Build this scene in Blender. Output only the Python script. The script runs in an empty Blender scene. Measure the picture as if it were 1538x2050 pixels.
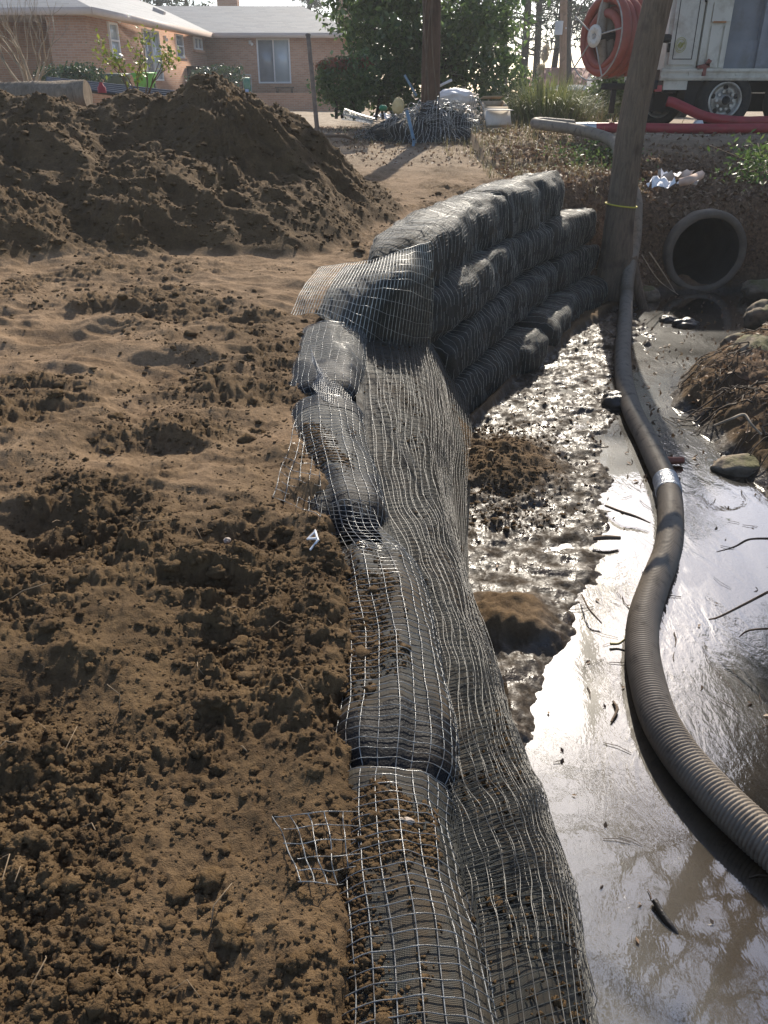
import bpy, math, random
import numpy as np
from mathutils import Vector, Matrix
random.seed(7); RNG = np.random.default_rng(11)
R = math.radians
SC = bpy.context.scene
COL = SC.collection
# ------------------------------------------------------------------ camera maths
CZ, PITCH, F = 2.5, R(27.9), 1594.0
CP, SP = math.cos(PITCH), math.sin(PITCH)
def ray(px, py):
    a, b = (px - 769) / F, (1025 - py) / F
    return np.array([a, CP + b * SP, -SP + b * CP])
def PZ(px, py, z):
    d = ray(px, py); t = (z - CZ) / d[2]
    return np.array([0, 0, CZ]) + d * t
def PY(px, py, Y):
    d = ray(px, py); t = Y / d[1]
    return np.array([0, 0, CZ]) + d * t
def PW(px, py, A, B):
    d = ray(px, py); n = np.array([-(B[1] - A[1]), B[0] - A[0]])
    t = (n[0] * A[0] + n[1] * A[1]) / (n[0] * d[0] + n[1] * d[1])
    return np.array([0, 0, CZ]) + d * t
# ------------------------------------------------------------------ noise
def _h(ix, iy, s):
    h = (ix.astype(np.int64) * 374761393 + iy.astype(np.int64) * 668265263 + s * 1442695041) & 0xFFFFFFFF
    h = ((h ^ (h >> 13)) * 1274126177) & 0xFFFFFFFF
    h = ((h ^ (h >> 16)) * 2246822519) & 0xFFFFFFFF
    return (h ^ (h >> 15)) & 0xFFFFFFFF
def _r(ix, iy, s): return _h(ix, iy, s) / 4294967295.0
def perlin(x, y, s=0):
    x = np.asarray(x, float); y = np.asarray(y, float)
    xi = np.floor(x); yi = np.floor(y); fx = x - xi; fy = y - yi
    u = fx * fx * fx * (fx * (fx * 6 - 15) + 10); v = fy * fy * fy * (fy * (fy * 6 - 15) + 10)
    def g(dx, dy):
        a = _r(xi + dx, yi + dy, s) * 6.2831853
        return np.cos(a) * (fx - dx) + np.sin(a) * (fy - dy)
    a = g(0, 0); b = g(1, 0); c = g(0, 1); d = g(1, 1)
    return 1.5 * ((a + (b - a) * u) * (1 - v) + (c + (d - c) * u) * v)
def fbm(x, y, o=4, s=0, gain=.5):
    t = 0; a = 1; n = 0
    for i in range(o):
        t = t + a * perlin(x * 2 ** i + 13.7 * i, y * 2 ** i - 7.1 * i, s + i); n += a; a *= gain
    return t / n
def ridged(x, y, o=3, s=0):
    t = 0; a = 1; n = 0
    for i in range(o):
        t = t + a * (1 - 2 * np.abs(perlin(x * 2 ** i + 5.3 * i, y * 2 ** i + 9.7 * i, s + i))); n += a; a *= .5
    return t / n
def worley(x, y, s=0):
    xi = np.floor(x); yi = np.floor(y); best = np.full(np.shape(x), 9.0); rid = np.zeros(np.shape(x))
    for dx in (-1, 0, 1):
        for dy in (-1, 0, 1):
            cx = xi + dx; cy = yi + dy
            d = (cx + _r(cx, cy, s) - x) ** 2 + (cy + _r(cx, cy, s + 77) - y) ** 2
            m = d < best
            best = np.where(m, d, best); rid = np.where(m, _r(cx, cy, s + 131), rid)
    return np.sqrt(best), rid
def sstep(a, b, x):
    t = np.clip((x - a) / (b - a), 0, 1); return t * t * (3 - 2 * t)
def lerp(a, b, t): return a + (b - a) * t
# ------------------------------------------------------------------ mesh building
class MB:
    def __init__(s): s.V = []; s.n = 0; s.F = []; s.M = []
    def add(s, V, Fc, mi=0):
        V = np.asarray(V, float).reshape(-1, 3); Fc = np.asarray(Fc, int)
        s.V.append(V); s.F.append(Fc + s.n); s.M.append(np.full(len(Fc), mi)); s.n += len(V)
    def grid(s, P, closed_u=False, closed_v=False, mi=0, caps=False):
        P = np.asarray(P, float); nu, nv = P.shape[:2]
        I = np.arange(nu * nv).reshape(nu, nv)
        if closed_u: I = np.vstack([I, I[:1]])
        if closed_v: I = np.hstack([I, I[:, :1]])
        q = np.stack([I[:-1, :-1], I[1:, :-1], I[1:, 1:], I[:-1, 1:]], -1).reshape(-1, 4)
        base = s.n
        s.add(P, q, mi)
        if caps:
            for row, flip in ((0, 1), (nu - 1, 0)):
                c = P[row].mean(0); k = np.arange(nv); k2 = (k + 1) % nv
                V = np.vstack([P[row], c]); f = np.stack([k, k2, np.full(nv, nv)], 1)
                s.add(V, f[:, ::-1] if flip else f, mi)
    def box(s, c, d, rot=0, mi=0, rx=0, ry=0):
        c = np.asarray(c, float); hx, hy, hz = np.asarray(d, float) / 2
        V = np.array([[x, y, z] for x in (-hx, hx) for y in (-hy, hy) for z in (-hz, hz)])
        if rot or rx or ry:
            M = np.array(Matrix.Rotation(rot, 3, 'Z') @ Matrix.Rotation(ry, 3, 'Y') @ Matrix.Rotation(rx, 3, 'X'))
            V = V @ M.T
        s.add(V + c, [[0, 1, 3, 2], [4, 6, 7, 5], [0, 4, 5, 1], [2, 3, 7, 6], [0, 2, 6, 4], [1, 5, 7, 3]], mi)
    def box2(s, a, b, mi=0):
        a = np.asarray(a, float); b = np.asarray(b, float)
        s.box((a + b) / 2, np.abs(b - a), 0, mi)
    def tube(s, pts, rad, n=8, mi=0, caps=True, res=None):
        pts = np.asarray(pts, float)
        if res: pts = smooth(pts, res)
        N = len(pts); rad = np.broadcast_to(np.interp(np.linspace(0, 1, N), np.linspace(0, 1, np.size(rad)), np.atleast_1d(rad)), (N,))
        T = np.gradient(pts, axis=0); T /= np.linalg.norm(T, axis=1, keepdims=True) + 1e-12
        up = np.array([0.0, 0, 1]) if abs(T[0, 2]) < .9 else np.array([1.0, 0, 0])
        A = np.zeros((N, 3)); a = np.cross(T[0], up); a /= np.linalg.norm(a)
        for i in range(N):
            a = a - T[i] * np.dot(a, T[i]); a /= np.linalg.norm(a) + 1e-12; A[i] = a
        B = np.cross(T, A); th = np.linspace(0, 2 * np.pi, n, endpoint=False)
        P = pts[:, None] + rad[:, None, None] * (A[:, None] * np.cos(th)[None, :, None] + B[:, None] * np.sin(th)[None, :, None])
        s.grid(P, closed_v=True, mi=mi, caps=caps); return P
    def strands(s, P, N, w, t, mi=0):
        """many equal-length flat strands at once: P, N are (lines, points, 3)"""
        P = np.asarray(P, float); L, K = P.shape[:2]
        T = np.gradient(P, axis=1); T /= np.linalg.norm(T, axis=2, keepdims=True) + 1e-9
        S = np.cross(N, T); S /= np.linalg.norm(S, axis=2, keepdims=True) + 1e-9
        Q = np.stack([P + S * w / 2, P + N * t, P - S * w / 2, P - N * t * .3], 2)
        I = np.arange(L * K * 4).reshape(L, K, 4); I2 = np.roll(I, -1, 2)
        q = np.stack([I[:, :-1], I[:, 1:], I2[:, 1:], I2[:, :-1]], -1).reshape(-1, 4)
        s.add(Q, q, mi)
    def build(s, name, mats, parent=None, smooth=True):
        V = np.concatenate(s.V); me = bpy.data.meshes.new(name)
        quads = [(f, m) for f, m in zip(s.F, s.M)]
        tot = sum(len(f) for f in s.F); nl = sum(f.size for f in s.F)
        loops = np.concatenate([f.ravel() for f in s.F]); sizes = np.concatenate([np.full(len(f), f.shape[1]) for f in s.F])
        starts = np.concatenate([[0], np.cumsum(sizes)[:-1]])
        me.vertices.add(len(V)); me.vertices.foreach_set('co', V.ravel())
        me.loops.add(nl); me.loops.foreach_set('vertex_index', loops.astype(np.int32))
        me.polygons.add(tot); me.polygons.foreach_set('loop_start', starts.astype(np.int32))
        me.polygons.foreach_set('material_index', np.concatenate(s.M).astype(np.int32))
        me.polygons.foreach_set('use_smooth', np.full(tot, smooth))
        for m in (mats if isinstance(mats, (list, tuple)) else [mats]): me.materials.append(m)
        me.update(); me.validate()
        o = bpy.data.objects.new(name, me); COL.objects.link(o)
        if parent: o.parent = parent; o.matrix_parent_inverse = parent.matrix_world.inverted() if False else Matrix.Translation(-Vector(parent.location))
        return o
def smooth(pts, per=8):
    pts = np.asarray(pts, float); P = np.vstack([2 * pts[0] - pts[1], pts, 2 * pts[-1] - pts[-2]]); out = []
    for i in range(1, len(P) - 2):
        p0, p1, p2, p3 = P[i - 1:i + 3]
        for t in np.linspace(0, 1, per, endpoint=False):
            out.append(.5 * (2 * p1 + (p2 - p0) * t + (2 * p0 - 5 * p1 + 4 * p2 - p3) * t * t + (3 * p1 - p0 - 3 * p2 + p3) * t ** 3))
    out.append(P[-2]); return np.array(out)
def resample(pts, n):
    d = np.concatenate([[0], np.cumsum(np.linalg.norm(np.diff(pts, axis=0), axis=1))]); t = np.linspace(0, d[-1], n)
    return np.stack([np.interp(t, d, pts[:, k]) for k in range(3)], 1), d[-1]
def thing(name, label, cat, loc=(0, 0, 0), group=None):
    o = bpy.data.objects.new(name, None); COL.objects.link(o); o.location = loc; o.empty_display_size = .1
    tag(o, label, cat, group); return o
def tag(o, label, cat, group=None, kind=None):
    o['label'] = label; o['category'] = cat
    if group: o['group'] = group
    if kind: o['kind'] = kind
    return o
def setk(o, kind): o['kind'] = kind; return o
# ------------------------------------------------------------------ materials
class NT:
    def __init__(s, name):
        s.m = bpy.data.materials.new(name); s.m.use_nodes = True; s.t = s.m.node_tree; s.t.nodes.clear()
        s.out = s.n('ShaderNodeOutputMaterial')
    def n(s, typ, ins=None, **kw):
        nd = s.t.nodes.new(typ)
        for k, v in kw.items(): setattr(nd, k, v)
        for k, v in (ins or {}).items(): s.set(nd, k, v)
        return nd
    def set(s, nd, k, v):
        if isinstance(v, bpy.types.NodeSocket): s.t.links.new(v, nd.inputs[k])
        else: nd.inputs[k].default_value = v
    def co(s, kind='Object'): return s.n('ShaderNodeTexCoord').outputs[kind]
    def noise(s, scale, detail=4, rough=.55, vec=None, dist=0):
        nd = s.n('ShaderNodeTexNoise', {'Scale': scale, 'Detail': detail, 'Roughness': rough, 'Distortion': dist, 'Vector': vec or s.co()}); return nd.outputs['Fac']
    def ramp(s, fac, stops):
        nd = s.n('ShaderNodeValToRGB', {'Fac': fac}); e = nd.color_ramp.elements
        while len(e) < len(stops): e.new(.5)
        for el, (p, c) in zip(e, stops): el.position = p; el.color = (c, c, c, 1) if isinstance(c, (int, float)) else (*c, 1)
        return nd.outputs['Color']
    def mix(s, f, a, b, blend='MIX'):
        nd = s.n('ShaderNodeMix', data_type='RGBA', blend_type=blend)
        for k, v in ((0, f), (6, a), (7, b)):
            if isinstance(v, tuple) and len(v) == 3: v = (*v, 1)
            s.set(nd, k, v)
        return nd.outputs[2]
    def math(s, op, a, b=0.0, clamp=False):
        nd = s.n('ShaderNodeMath', operation=op, use_clamp=clamp); s.set(nd, 0, a); s.set(nd, 1, b); return nd.outputs[0]
    def attr(s, name): return s.n('ShaderNodeAttribute', attribute_name=name).outputs['Fac']
    def bump(s, h, st=.5, dist=.01, normal=None):
        i = {'Height': h, 'Strength': st, 'Distance': dist}
        if normal: i['Normal'] = normal
        return s.n('ShaderNodeBump', i).outputs['Normal']
    def scaled(s, sx, sy, sz, vec=None):
        return s.n('ShaderNodeMapping', {'Vector': vec or s.co(), 'Scale': (sx, sy, sz)}).outputs[0]
    def pbsdf(s, col, rough=.7, normal=None, **kw):
        i = {'Base Color': (*col, 1) if isinstance(col, tuple) and len(col) == 3 else col, 'Roughness': rough}
        if normal: i['Normal'] = normal
        i.update(kw); return s.n('ShaderNodeBsdfPrincipled', i).outputs[0]
    def done(s, sh): s.t.links.new(sh, s.out.inputs['Surface']); return s.m
def plain(name, col, rough=.6, var=.25, scale=6, bump=.2, metal=0.0, spec=.5, dirt=None):
    m = NT(name); f = m.noise(scale, 5)
    c = m.mix(m.ramp(f, [(.3, 0.), (.7, 1.)]), tuple(x * (1 - var) for x in col), tuple(min(1, x * (1 + var)) for x in col))
    if dirt: c = m.mix(m.ramp(m.noise(scale * .7, 6, .7), [(.48, 0.), (.68, .8)]), c, dirt)
    nb = m.bump(m.noise(scale * 8, 4), bump, .01)
    return m.done(m.pbsdf(c, rough, nb, Metallic=metal, **{'Specular IOR Level': spec}))
def leafmat(name, cols, trans=.35, rough=.4, spec=.5):
    m = NT(name); rnd = m.n('ShaderNodeNewGeometry').outputs['Random Per Island']
    c = m.ramp(rnd, [(i / max(1, len(cols) - 1), k) for i, k in enumerate(cols)])
    a = m.pbsdf(c, rough, None, **{'Specular IOR Level': spec})
    b = m.n('ShaderNodeBsdfTranslucent', {'Color': c}).outputs[0]
    return m.done(m.n('ShaderNodeMixShader', {0: trans, 1: a, 2: b}).outputs[0])
def soil_nodes(m, wet=None, litter=None, moist=None, yard=None):
    big = m.noise(.9, 4); mid = m.noise(6, 6, .65); fine = m.noise(60, 5, .7); grit = m.noise(260, 3, .7)
    dry = m.mix(m.ramp(mid, [(.3, 0.), (.7, 1.)]), (.215, .134, .070), (.38, .258, .152))
    damp = m.mix(m.ramp(mid, [(.3, 0.), (.7, 1.)]), (.085, .052, .024), (.18, .115, .054))
    if moist is None: c = damp
    else:
        mf = m.math('ADD', moist, m.math('MULTIPLY', m.math('SUBTRACT', big, .5), .9), True)
        c = m.mix(mf, dry, damp)
    c = m.mix(m.ramp(fine, [(.35, .45), (.65, 0.)]), c, (.06, .035, .018))
    rough = .92
    if yard is not None:
        y = m.mix(m.ramp(m.noise(3.5, 6, .7), [(.35, 0.), (.65, 1.)]), (.22, .165, .11), (.45, .36, .26)); c = m.mix(yard, c, y)
    if litter is not None:
        l = m.mix(m.ramp(m.noise(28, 5, .7), [(.35, 0.), (.65, 1.)]), (.055, .036, .022), (.25, .155, .09)); c = m.mix(litter, c, l)
    h = m.math('ADD', m.math('MULTIPLY', fine, 1.0), m.math('MULTIPLY', grit, .5))
    nb = m.bump(h, .9, .012)
    if wet is not None:
        wn = m.math('MULTIPLY', wet, m.ramp(m.noise(8, 6, .7), [(.38, .12), (.60, 1.)]), True)
        c = m.mix(m.math('MULTIPLY', wet, .9), c, (.036, .025, .015))
        rough = m.math('SUBTRACT', .92, m.math('MULTIPLY', wn, .70))
        h2 = m.math('ADD', m.noise(16, 4, .55), m.math('MULTIPLY', m.noise(70, 3), .25))
        nb2 = m.bump(h2, .55, .03)
        nm = m.n('ShaderNodeMix', data_type='VECTOR'); m.set(nm, 0, wn); m.set(nm, 4, nb); m.set(nm, 5, nb2); nb = nm.outputs[1]
        sp = m.math('ADD', .22, m.math('MULTIPLY', wn, .42))
        return m.pbsdf(c, rough, nb, **{'Specular IOR Level': sp})
    return m.pbsdf(c, rough, nb, **{'Specular IOR Level': .2})
_m = NT('soil_ground'); M_SOIL = _m.done(soil_nodes(_m, _m.attr('wet'), _m.attr('litter'), _m.attr('moist'), _m.attr('yard')))
_m = NT('soil_clod'); M_CLOD = _m.done(soil_nodes(_m))
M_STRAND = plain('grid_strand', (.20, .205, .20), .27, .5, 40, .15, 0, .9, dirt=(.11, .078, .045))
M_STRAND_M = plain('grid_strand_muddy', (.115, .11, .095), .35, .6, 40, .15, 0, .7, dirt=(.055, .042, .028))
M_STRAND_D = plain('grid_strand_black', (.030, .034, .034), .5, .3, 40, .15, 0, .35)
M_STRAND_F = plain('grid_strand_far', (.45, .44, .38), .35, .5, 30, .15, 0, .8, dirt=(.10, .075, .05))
def fabric(name, dirtcol, lo, hi):
    m = NT(name); v = m.scaled(260, 260, 260)
    w1 = m.n('ShaderNodeTexWave', {'Scale': 105.0, 'Distortion': .6, 'Vector': m.co()}, bands_direction='X').outputs['Fac']
    w2 = m.n('ShaderNodeTexWave', {'Scale': 105.0, 'Distortion': .6, 'Vector': m.co()}, bands_direction='Y').outputs['Fac']
    wv = m.math('MULTIPLY', w1, w2)
    c = m.mix(wv, (.010, .011, .008), (.042, .044, .033))
    d = m.ramp(m.math('ADD', m.noise(3.2, 6, .7), m.math('MULTIPLY', m.math('SUBTRACT', m.noise(40, 4), .5), .35)), [(lo, 0.), (hi, .95)])
    dc = m.mix(m.noise(30, 5), tuple(x * .6 for x in dirtcol), tuple(x * 1.3 for x in dirtcol))
    c = m.mix(d, c, dc)
    ro = m.math('ADD', .5, m.math('MULTIPLY', d, .4))
    return m.done(m.pbsdf(c, ro, m.bump(m.math('ADD', wv, m.noise(50, 4)), .6, .006)))
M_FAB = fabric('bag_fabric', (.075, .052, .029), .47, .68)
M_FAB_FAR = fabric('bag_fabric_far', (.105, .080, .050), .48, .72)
M_LINER = plain('black_liner', (.008, .008, .009), .55, .3, 20, .4, 0, .2, dirt=(.022, .016, .011))
M_FAB_R = fabric('roll_fabric', (.075, .052, .028), .40, .64)
M_FAB_D = fabric('bag_fabric_dark', (.10, .07, .04), .56, .76)
M_DRAPE = fabric('drape_fabric', (.060, .042, .024), .42, .66)
# ------------------------------------------------------------------ ground
TOE_Y = np.array([-3, .5, 1.41, 2.37, 3.54, 4.2, 5.0, 6.06, 7.34, 9.0, 10.0, 10.6, 11.4, 12])
TOE_X = np.array([.75, .70, .64, .58, .43, .46, .55, .72, 1.30, 2.2, 2.9, 3.35, 3.95, 4.0])
CR_Y = np.array([-3, .76, 1.75, 2.4, 2.87, 3.73, 4.7, 5.3, 6.3, 7.6, 8.8, 9.5, 10.4, 11.4, 12])
CR_X = np.array([.06, .03, 0, -.06, -.16, -.26, -.32, -.22, .18, .60, 1.06, 1.42, 1.85, 2.7, 3.3])
RT_Y = [0, .76, 2, 4.7, 5.6, 8, 10]; RT_Z = [1.13, 1.15, 1.18, 1.28, 1.33, 1.45, 1.58]
MUD_Y = [-3, 1.0, 2.0, 2.8, 3.45, 4.2, 5.8, 7.5, 9, 10, 11.4]; MUD_X = [.6, .55, .5, .66, 1.08, 1.38, 1.8, 2.25, 2.75, 3.2, 3.9]
RB_Y = [-3, 3, 4.2, 4.8, 5.6, 6.4, 7, 7.6, 8, 9, 10, 11.5]; RB_X = [3.0, 2.75, 2.55, 2.6, 2.66, 2.55, 2.62, 3.0, 3.45, 4.2, 4.8, 5.35]
PIPE_X, PIPE_Z, PIPE_R, PIPE_Y = 4.40, .54, .515, 11.25
MOUND = [(-1.78, 9.0, 1.24, .68), (-1.35, 8.5, 1.0, .68), (-1.0, 8.9, .86, .7), (-2.6, 9.2, 1.08, .66), (-3.4, 9.1, 1.06, .68), (-4.1, 9.2, 1.12, .72), (-4.9, 9.3, 1.0, .7), (-6.2, 9.0, 1.15, .7), (-7.5, 9.4, 1.2, .7),
         (-3.0, 8.0, .88, .58), (-4.2, 7.7, .86, .58), (-5.4, 7.6, .95, .6), (-2.2, 7.6, .66, .52), (-3.3, 6.9, .5, .48), (-.95, 7.4, .50, .60), (-1.7, 7.5, .55, .55), (-4.5, 6.7, .45, .5), (-1.5, 7.0, .25, .45), (-4.25, 9.9, 1.0, .9)]
DENTS = [(PZ(405, 1200, 1.1), .11, .055, .05), (PZ(70, 870, 1.15), .22, .16, .035), (PZ(300, 930, 1.15), .3, .15, .03), (PZ(330, 760, 1.2), .3, .2, .04), (PZ(60, 1430, 1.1), .18, .12, .05), (PZ(180, 1090, 1.12), .3, .18, .05),
         (PZ(470, 1110, 1.12), .2, .1, .04), (PZ(150, 700, 1.2), .35, .2, .04), (PZ(420, 640, 1.25), .35, .22, .035), (PZ(640, 1050, 1.1), .13, .1, .05)]
def zones(x, y):
    toe = np.interp(y, TOE_Y, TOE_X) + .06 * perlin(y * 1.7, x * 0 + 3.3, 5)
    cr = np.interp(y, CR_Y, CR_X); mud = np.interp(y, MUD_Y, MUD_X) + .16 * perlin(y * 1.6, x * 0, 8) + .04 * perlin(y * 4, x * 0, 9)
    rb = np.interp(y, RB_Y, RB_X) + .12 * perlin(y * 1.5, x * 0, 21) + .05 * perlin(y * 5, x * 0, 22)
    return toe, cr, mud, rb
def mound_h(x, y):
    wx = x + .16 * perlin(x * 1.3, y * 1.3, 41) + .06 * perlin(x * 4, y * 4, 42); wy = y + .16 * perlin(x * 1.3, y * 1.3, 43) + .06 * perlin(x * 4, y * 4, 44)
    acc = 0.0
    for cx, cy, h, sl in MOUND:
        r = np.sqrt((wx - cx) ** 2 + (wy - cy) ** 2 + .02)
        acc = acc + np.clip(h - sl * r, 0, None) ** 6
    m = acc ** (1 / 6.0)
    a = np.arctan2(y - 8.6, x + 1.6)
    rill = perlin(a * 9, np.hypot(x + 1.6, y - 8.6) * .6, 51) * .05 + perlin(a * 26, np.hypot(x + 1.6, y - 8.6) * 1.0, 52) * .028
    return m + rill * sstep(.05, .4, m) * sstep(-2.2, -1.2, x) + sstep(.02, .3, m) * (.12 * ridged(x * 1.3 + y * .5, y * 1.8, 3, 55) - .03 + .03 * fbm(x * 5, y * 5, 4, 56, .6))
def H(x, y, detail=True, attrs=False):
    x = np.asarray(x, float); y = np.asarray(y, float)
    toe, cr, mud, rb = zones(x, y)
    rt = np.interp(y, RT_Y, RT_Z)
    land = np.interp(y, [-3, 1, 3, 6, 10, 13, 17, 24, 60, 300], [1.05, 1.09, 1.14, 1.28, 1.40, 1.52, 1.78, 1.62, 1.55, 1.4]) + .02 * np.clip(-x, 0, 5)
    land = land + sstep(6, 14, x) * .1
    mh = mound_h(x, y) * sstep(12.5, 10.5, y)
    und = .055 * fbm(x * .9, y * .9, 3, 1) + .075 * ridged(x * 1.3, y * 2.6, 3, 2) * sstep(9, 4, y) * sstep(1.2, 2.6, y)
    smoothm = sstep(-.08, .2, fbm(x * .75 + 4, y * 1.1, 2, 33)) * sstep(2.1, 3.2, y) * sstep(9, 7.5, y)
    near_roll = sstep(.12, .5, np.abs(x - cr)) * .8 + .2
    land = land + und * near_roll * np.interp(y, [10, 16, 30], [1, .5, 1]) + mh
    for p, rx, ry, dp in DENTS:
        e = ((x - p[0]) / rx) ** 2 + ((y - p[1]) / ry) ** 2
        land = land - dp * np.exp(-e * 1.3) + dp * .35 * np.exp(-(np.sqrt(e) - 1.5) ** 2 * 5)
    # bedding under the rolls
    dr = x - cr
    bed = rt - .22 + .17 * sstep(.98, 1.06, y) * sstep(1.34, 1.26, y) + .12 * sstep(1.5, 1.7, y) * sstep(2.25, 2.05, y)
    land = np.where(y < 10.3, lerp(bed, land + .055 * np.exp(-(dr + .16) ** 2 / .012) * sstep(3.6, 2.8, y), sstep(0, .12, -dr - .015 + .07 * perlin(x * 1.2, y * 3.6, 12) + .04 * perlin(x * 9, y * 12, 13))), land)
    zl = -.10 + .03 * fbm(x * 1.3, y * 1.3, 3, 61)
    mz = .012 + .035 * fbm(x * 2.2, y * 2.2, 3, 62) + .038 * ridged(x * 3.2, y * 4.6, 4, 63) + .009 * ridged(x * 12, y * 15, 3, 64)
    blk = np.exp(-(((x - .62) / .24) ** 4 + ((y - 3.42) / .2) ** 4)) * .11 * (1 + .5 * fbm(x * 5, y * 5, 3, 65))
    pile = np.clip(.20 - .36 * np.hypot(x - .85, (y - 5.35) * .85), 0, 1) * 1.0 + np.clip(.16 - .5 * np.hypot(x - 1.75, (y - 5.2)), 0, 1) * .6
    mz = mz + blk + pile * (1 + .4 * fbm(x * 7, y * 7, 3, 66))
    inm = sstep(.26, -.16, x - mud + .05 * fbm(x * 9, y * 9, 3, 68))
    low = lerp(zl, mz, inm)
    # islands/riffle near the culvert
    rif = np.exp(-(((x - 2.95) / .35) ** 2 + ((y - 8.6) / .8) ** 2)) * .10 + np.exp(-(((x - 3.2) / .25) ** 2 + ((y - 9.3) / .3) ** 2)) * .07 + np.exp(-(((x - 2.55) / .3) ** 2 + ((y - 7.0) / .5) ** 2)) * .05
    low = low + rif * (1 + fbm(x * 6, y * 6, 3, 67))
    w = np.maximum(toe - cr - .05, .15); L = np.clip((toe - x) / w, 0, 1)
    ztop = np.where(y < 10.3, rt - .22, land)
    slope = lerp(low, np.minimum(ztop, land) + .0 * x, np.where(L < 1, L ** .9, 1))
    slope = slope - .05 * np.sin(np.pi * np.clip(L, 0, 1)) * sstep(7, 5, y) - .45 * np.sin(np.pi * np.clip(L * 1.0, 0, 1)) ** 1 * sstep(5.6, 6.6, y) * sstep(10.9, 10.5, y) * sstep(0.0, .2, L)
    z = np.where(L >= 1, land, slope); z = np.where(x > toe, low, z)
    # right bank
    Rd = x - rb; rbank = np.interp(Rd, [-.35, 0, .18, .5, 1.4, 3.2, 6], [-.12, .0, .15, .30, .52, 1.35, 1.7]) * (1 + .35 * fbm(x * 1.8, y * 1.8, 4, 71)) + .08 * ridged(x * 3, y * 3, 3, 72) * sstep(0, .3, Rd)
    z = np.where(y < 13, np.maximum(z, np.where(Rd > -.35, rbank, -9)), z)
    # culvert bank
    yf = 11.34 + .10 * perlin(x * 1.1, y * 0, 81) - .5 * sstep(6, 9, x)
    back = np.interp(y - yf, [-.2, 0, .16, .34, .8, 1.4, 2.2, 3.4], [-.15, .12, .80, 1.12, 1.36, 1.56, 1.72, 1.84]) + .13 * fbm(x * 2, y * 2, 4, 82) * sstep(14.8, 12.5, y)
    z = np.where(x > 1.5, np.maximum(z, np.where(y > yf - .2, back, -9)), z)
    roadm = sstep(2.8, 4.2, x) * sstep(13.4, 14.4, y) * sstep(26, 22, y)
    z = np.where(y > 13, lerp(z, 1.84 + .05 * fbm(x * 1.3, y * 1.3, 5, 85, .6), roadm), z)
    lowzone = (x > toe - .05) & (x < rb + .1) & (y < 11.7)
    if detail:
        amp = np.where(lowzone & (x < mud + .3), .5, np.where(lowzone, .25, 1.0)) * (1 - .82 * smoothm) * np.interp(y, [0, 2, 5, 9, 14, 30], [1, 1, .95, 1.15, .45, .2]) * np.where((x > cr - .06) & (x < toe) & (y < 10.2), .25, 1)
        amp = amp * (1 - .8 * roadm) * (.40 + 1.1 * sstep(-.25, .35, fbm(x * 1.7, y * 1.7, 3, 91)))
        f1, r1 = worley(x * 9 + .5 * perlin(x * 20, y * 20, 3), y * 9, 92); f2, r2 = worley(x * 24 + .4 * perlin(x * 50, y * 50, 3), y * 24, 93)
        dome = lambda f, r: np.sqrt(np.clip(r * r - f * f, 0, None))
        b = .050 * dome(f1, .5) * r1 ** 3 + .020 * dome(f2, .55) * r2 ** 1.5
        b = b + .038 * fbm(x * 6, y * 6, 5, 94, .68) + .010 * ridged(x * 19, y * 19, 2, 96)
        nearm = y < 4.5
        f3, r3 = worley(x * 60, y * 60, 95); b = b + np.where(nearm, .0085 * dome(f3, .6) * r3, .002)
        z = z + b * amp
    if not attrs: return z
    wet = np.where(lowzone, sstep(.17, .03, z), 0.0); wet = np.where((x > toe - .2) & lowzone, wet, wet * 0)
    wet = np.maximum(wet, np.where((Rd > -.2) & (Rd < .4) & (y < 12), .8 * sstep(.14, .02, z), 0))
    lit = np.where((x > 1.9) & (y > 9.7) & (x > cr - .1) & (y < 15), 1, 0.) * sstep(9.7, 10.1, y) * sstep(15.5, 13.4, y) * sstep(.05, .25, z)
    lit = np.maximum(lit, sstep(.1, .6, Rd) * sstep(13, 11, y)); lit = np.maximum(lit, sstep(14.5, 16, y) * sstep(3.2, 1.5, x) * sstep(-1.5, .5, x) * sstep(24, 19, y) * .8)
    yard = np.maximum(sstep(20, 26, y), roadm * .85); yard = np.maximum(yard, .55 * sstep(11, 14, y) * sstep(3, 1, x))
    rgh = sstep(-.2, .3, fbm(x * 1.7, y * 1.7, 3, 91))
    moist = np.clip(.50 + .45 * rgh - .75 * smoothm - .25 * sstep(3, 6, y) + .6 * sstep(.0, .12, mh) + .4 * sstep(3.2, 1.6, y), 0, 1)
    moist = np.maximum(moist, 1.15 * sstep(.0, .06, mh)); moist = np.where((x > cr - .05) & (y < 10.3), .8, moist)
    pth = sstep(12.2, 13.9, y + .5 * perlin(x * 1.2, y * 1.2, 98)) * sstep(2.9, 3.9, x + .3 * perlin(x * 2, y * 2, 99)) * sstep(16, 14, y)
    lit = lit * (1 - .85 * pth); yard = np.maximum(yard, .6 * pth)
    return z, wet, np.clip(lit, 0, 1) * (1 - roadm), np.clip(yard, 0, 1), moist
def gz(x, y): return float(H(np.array([x]), np.array([y]))[0])
def rows():
    ys = [-4, -3, -2, -1.2, -.6, -.2, 0.1, .3]; y = .4
    while y < 300:
        ys.append(y)
        k = .0042 if y < 4.5 else (.0026 if y < 10.6 else (.004 if y < 17 else (.012 if y < 40 else .06)))
        y += max(.0028, k * y)
    return np.array(ys)
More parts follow.
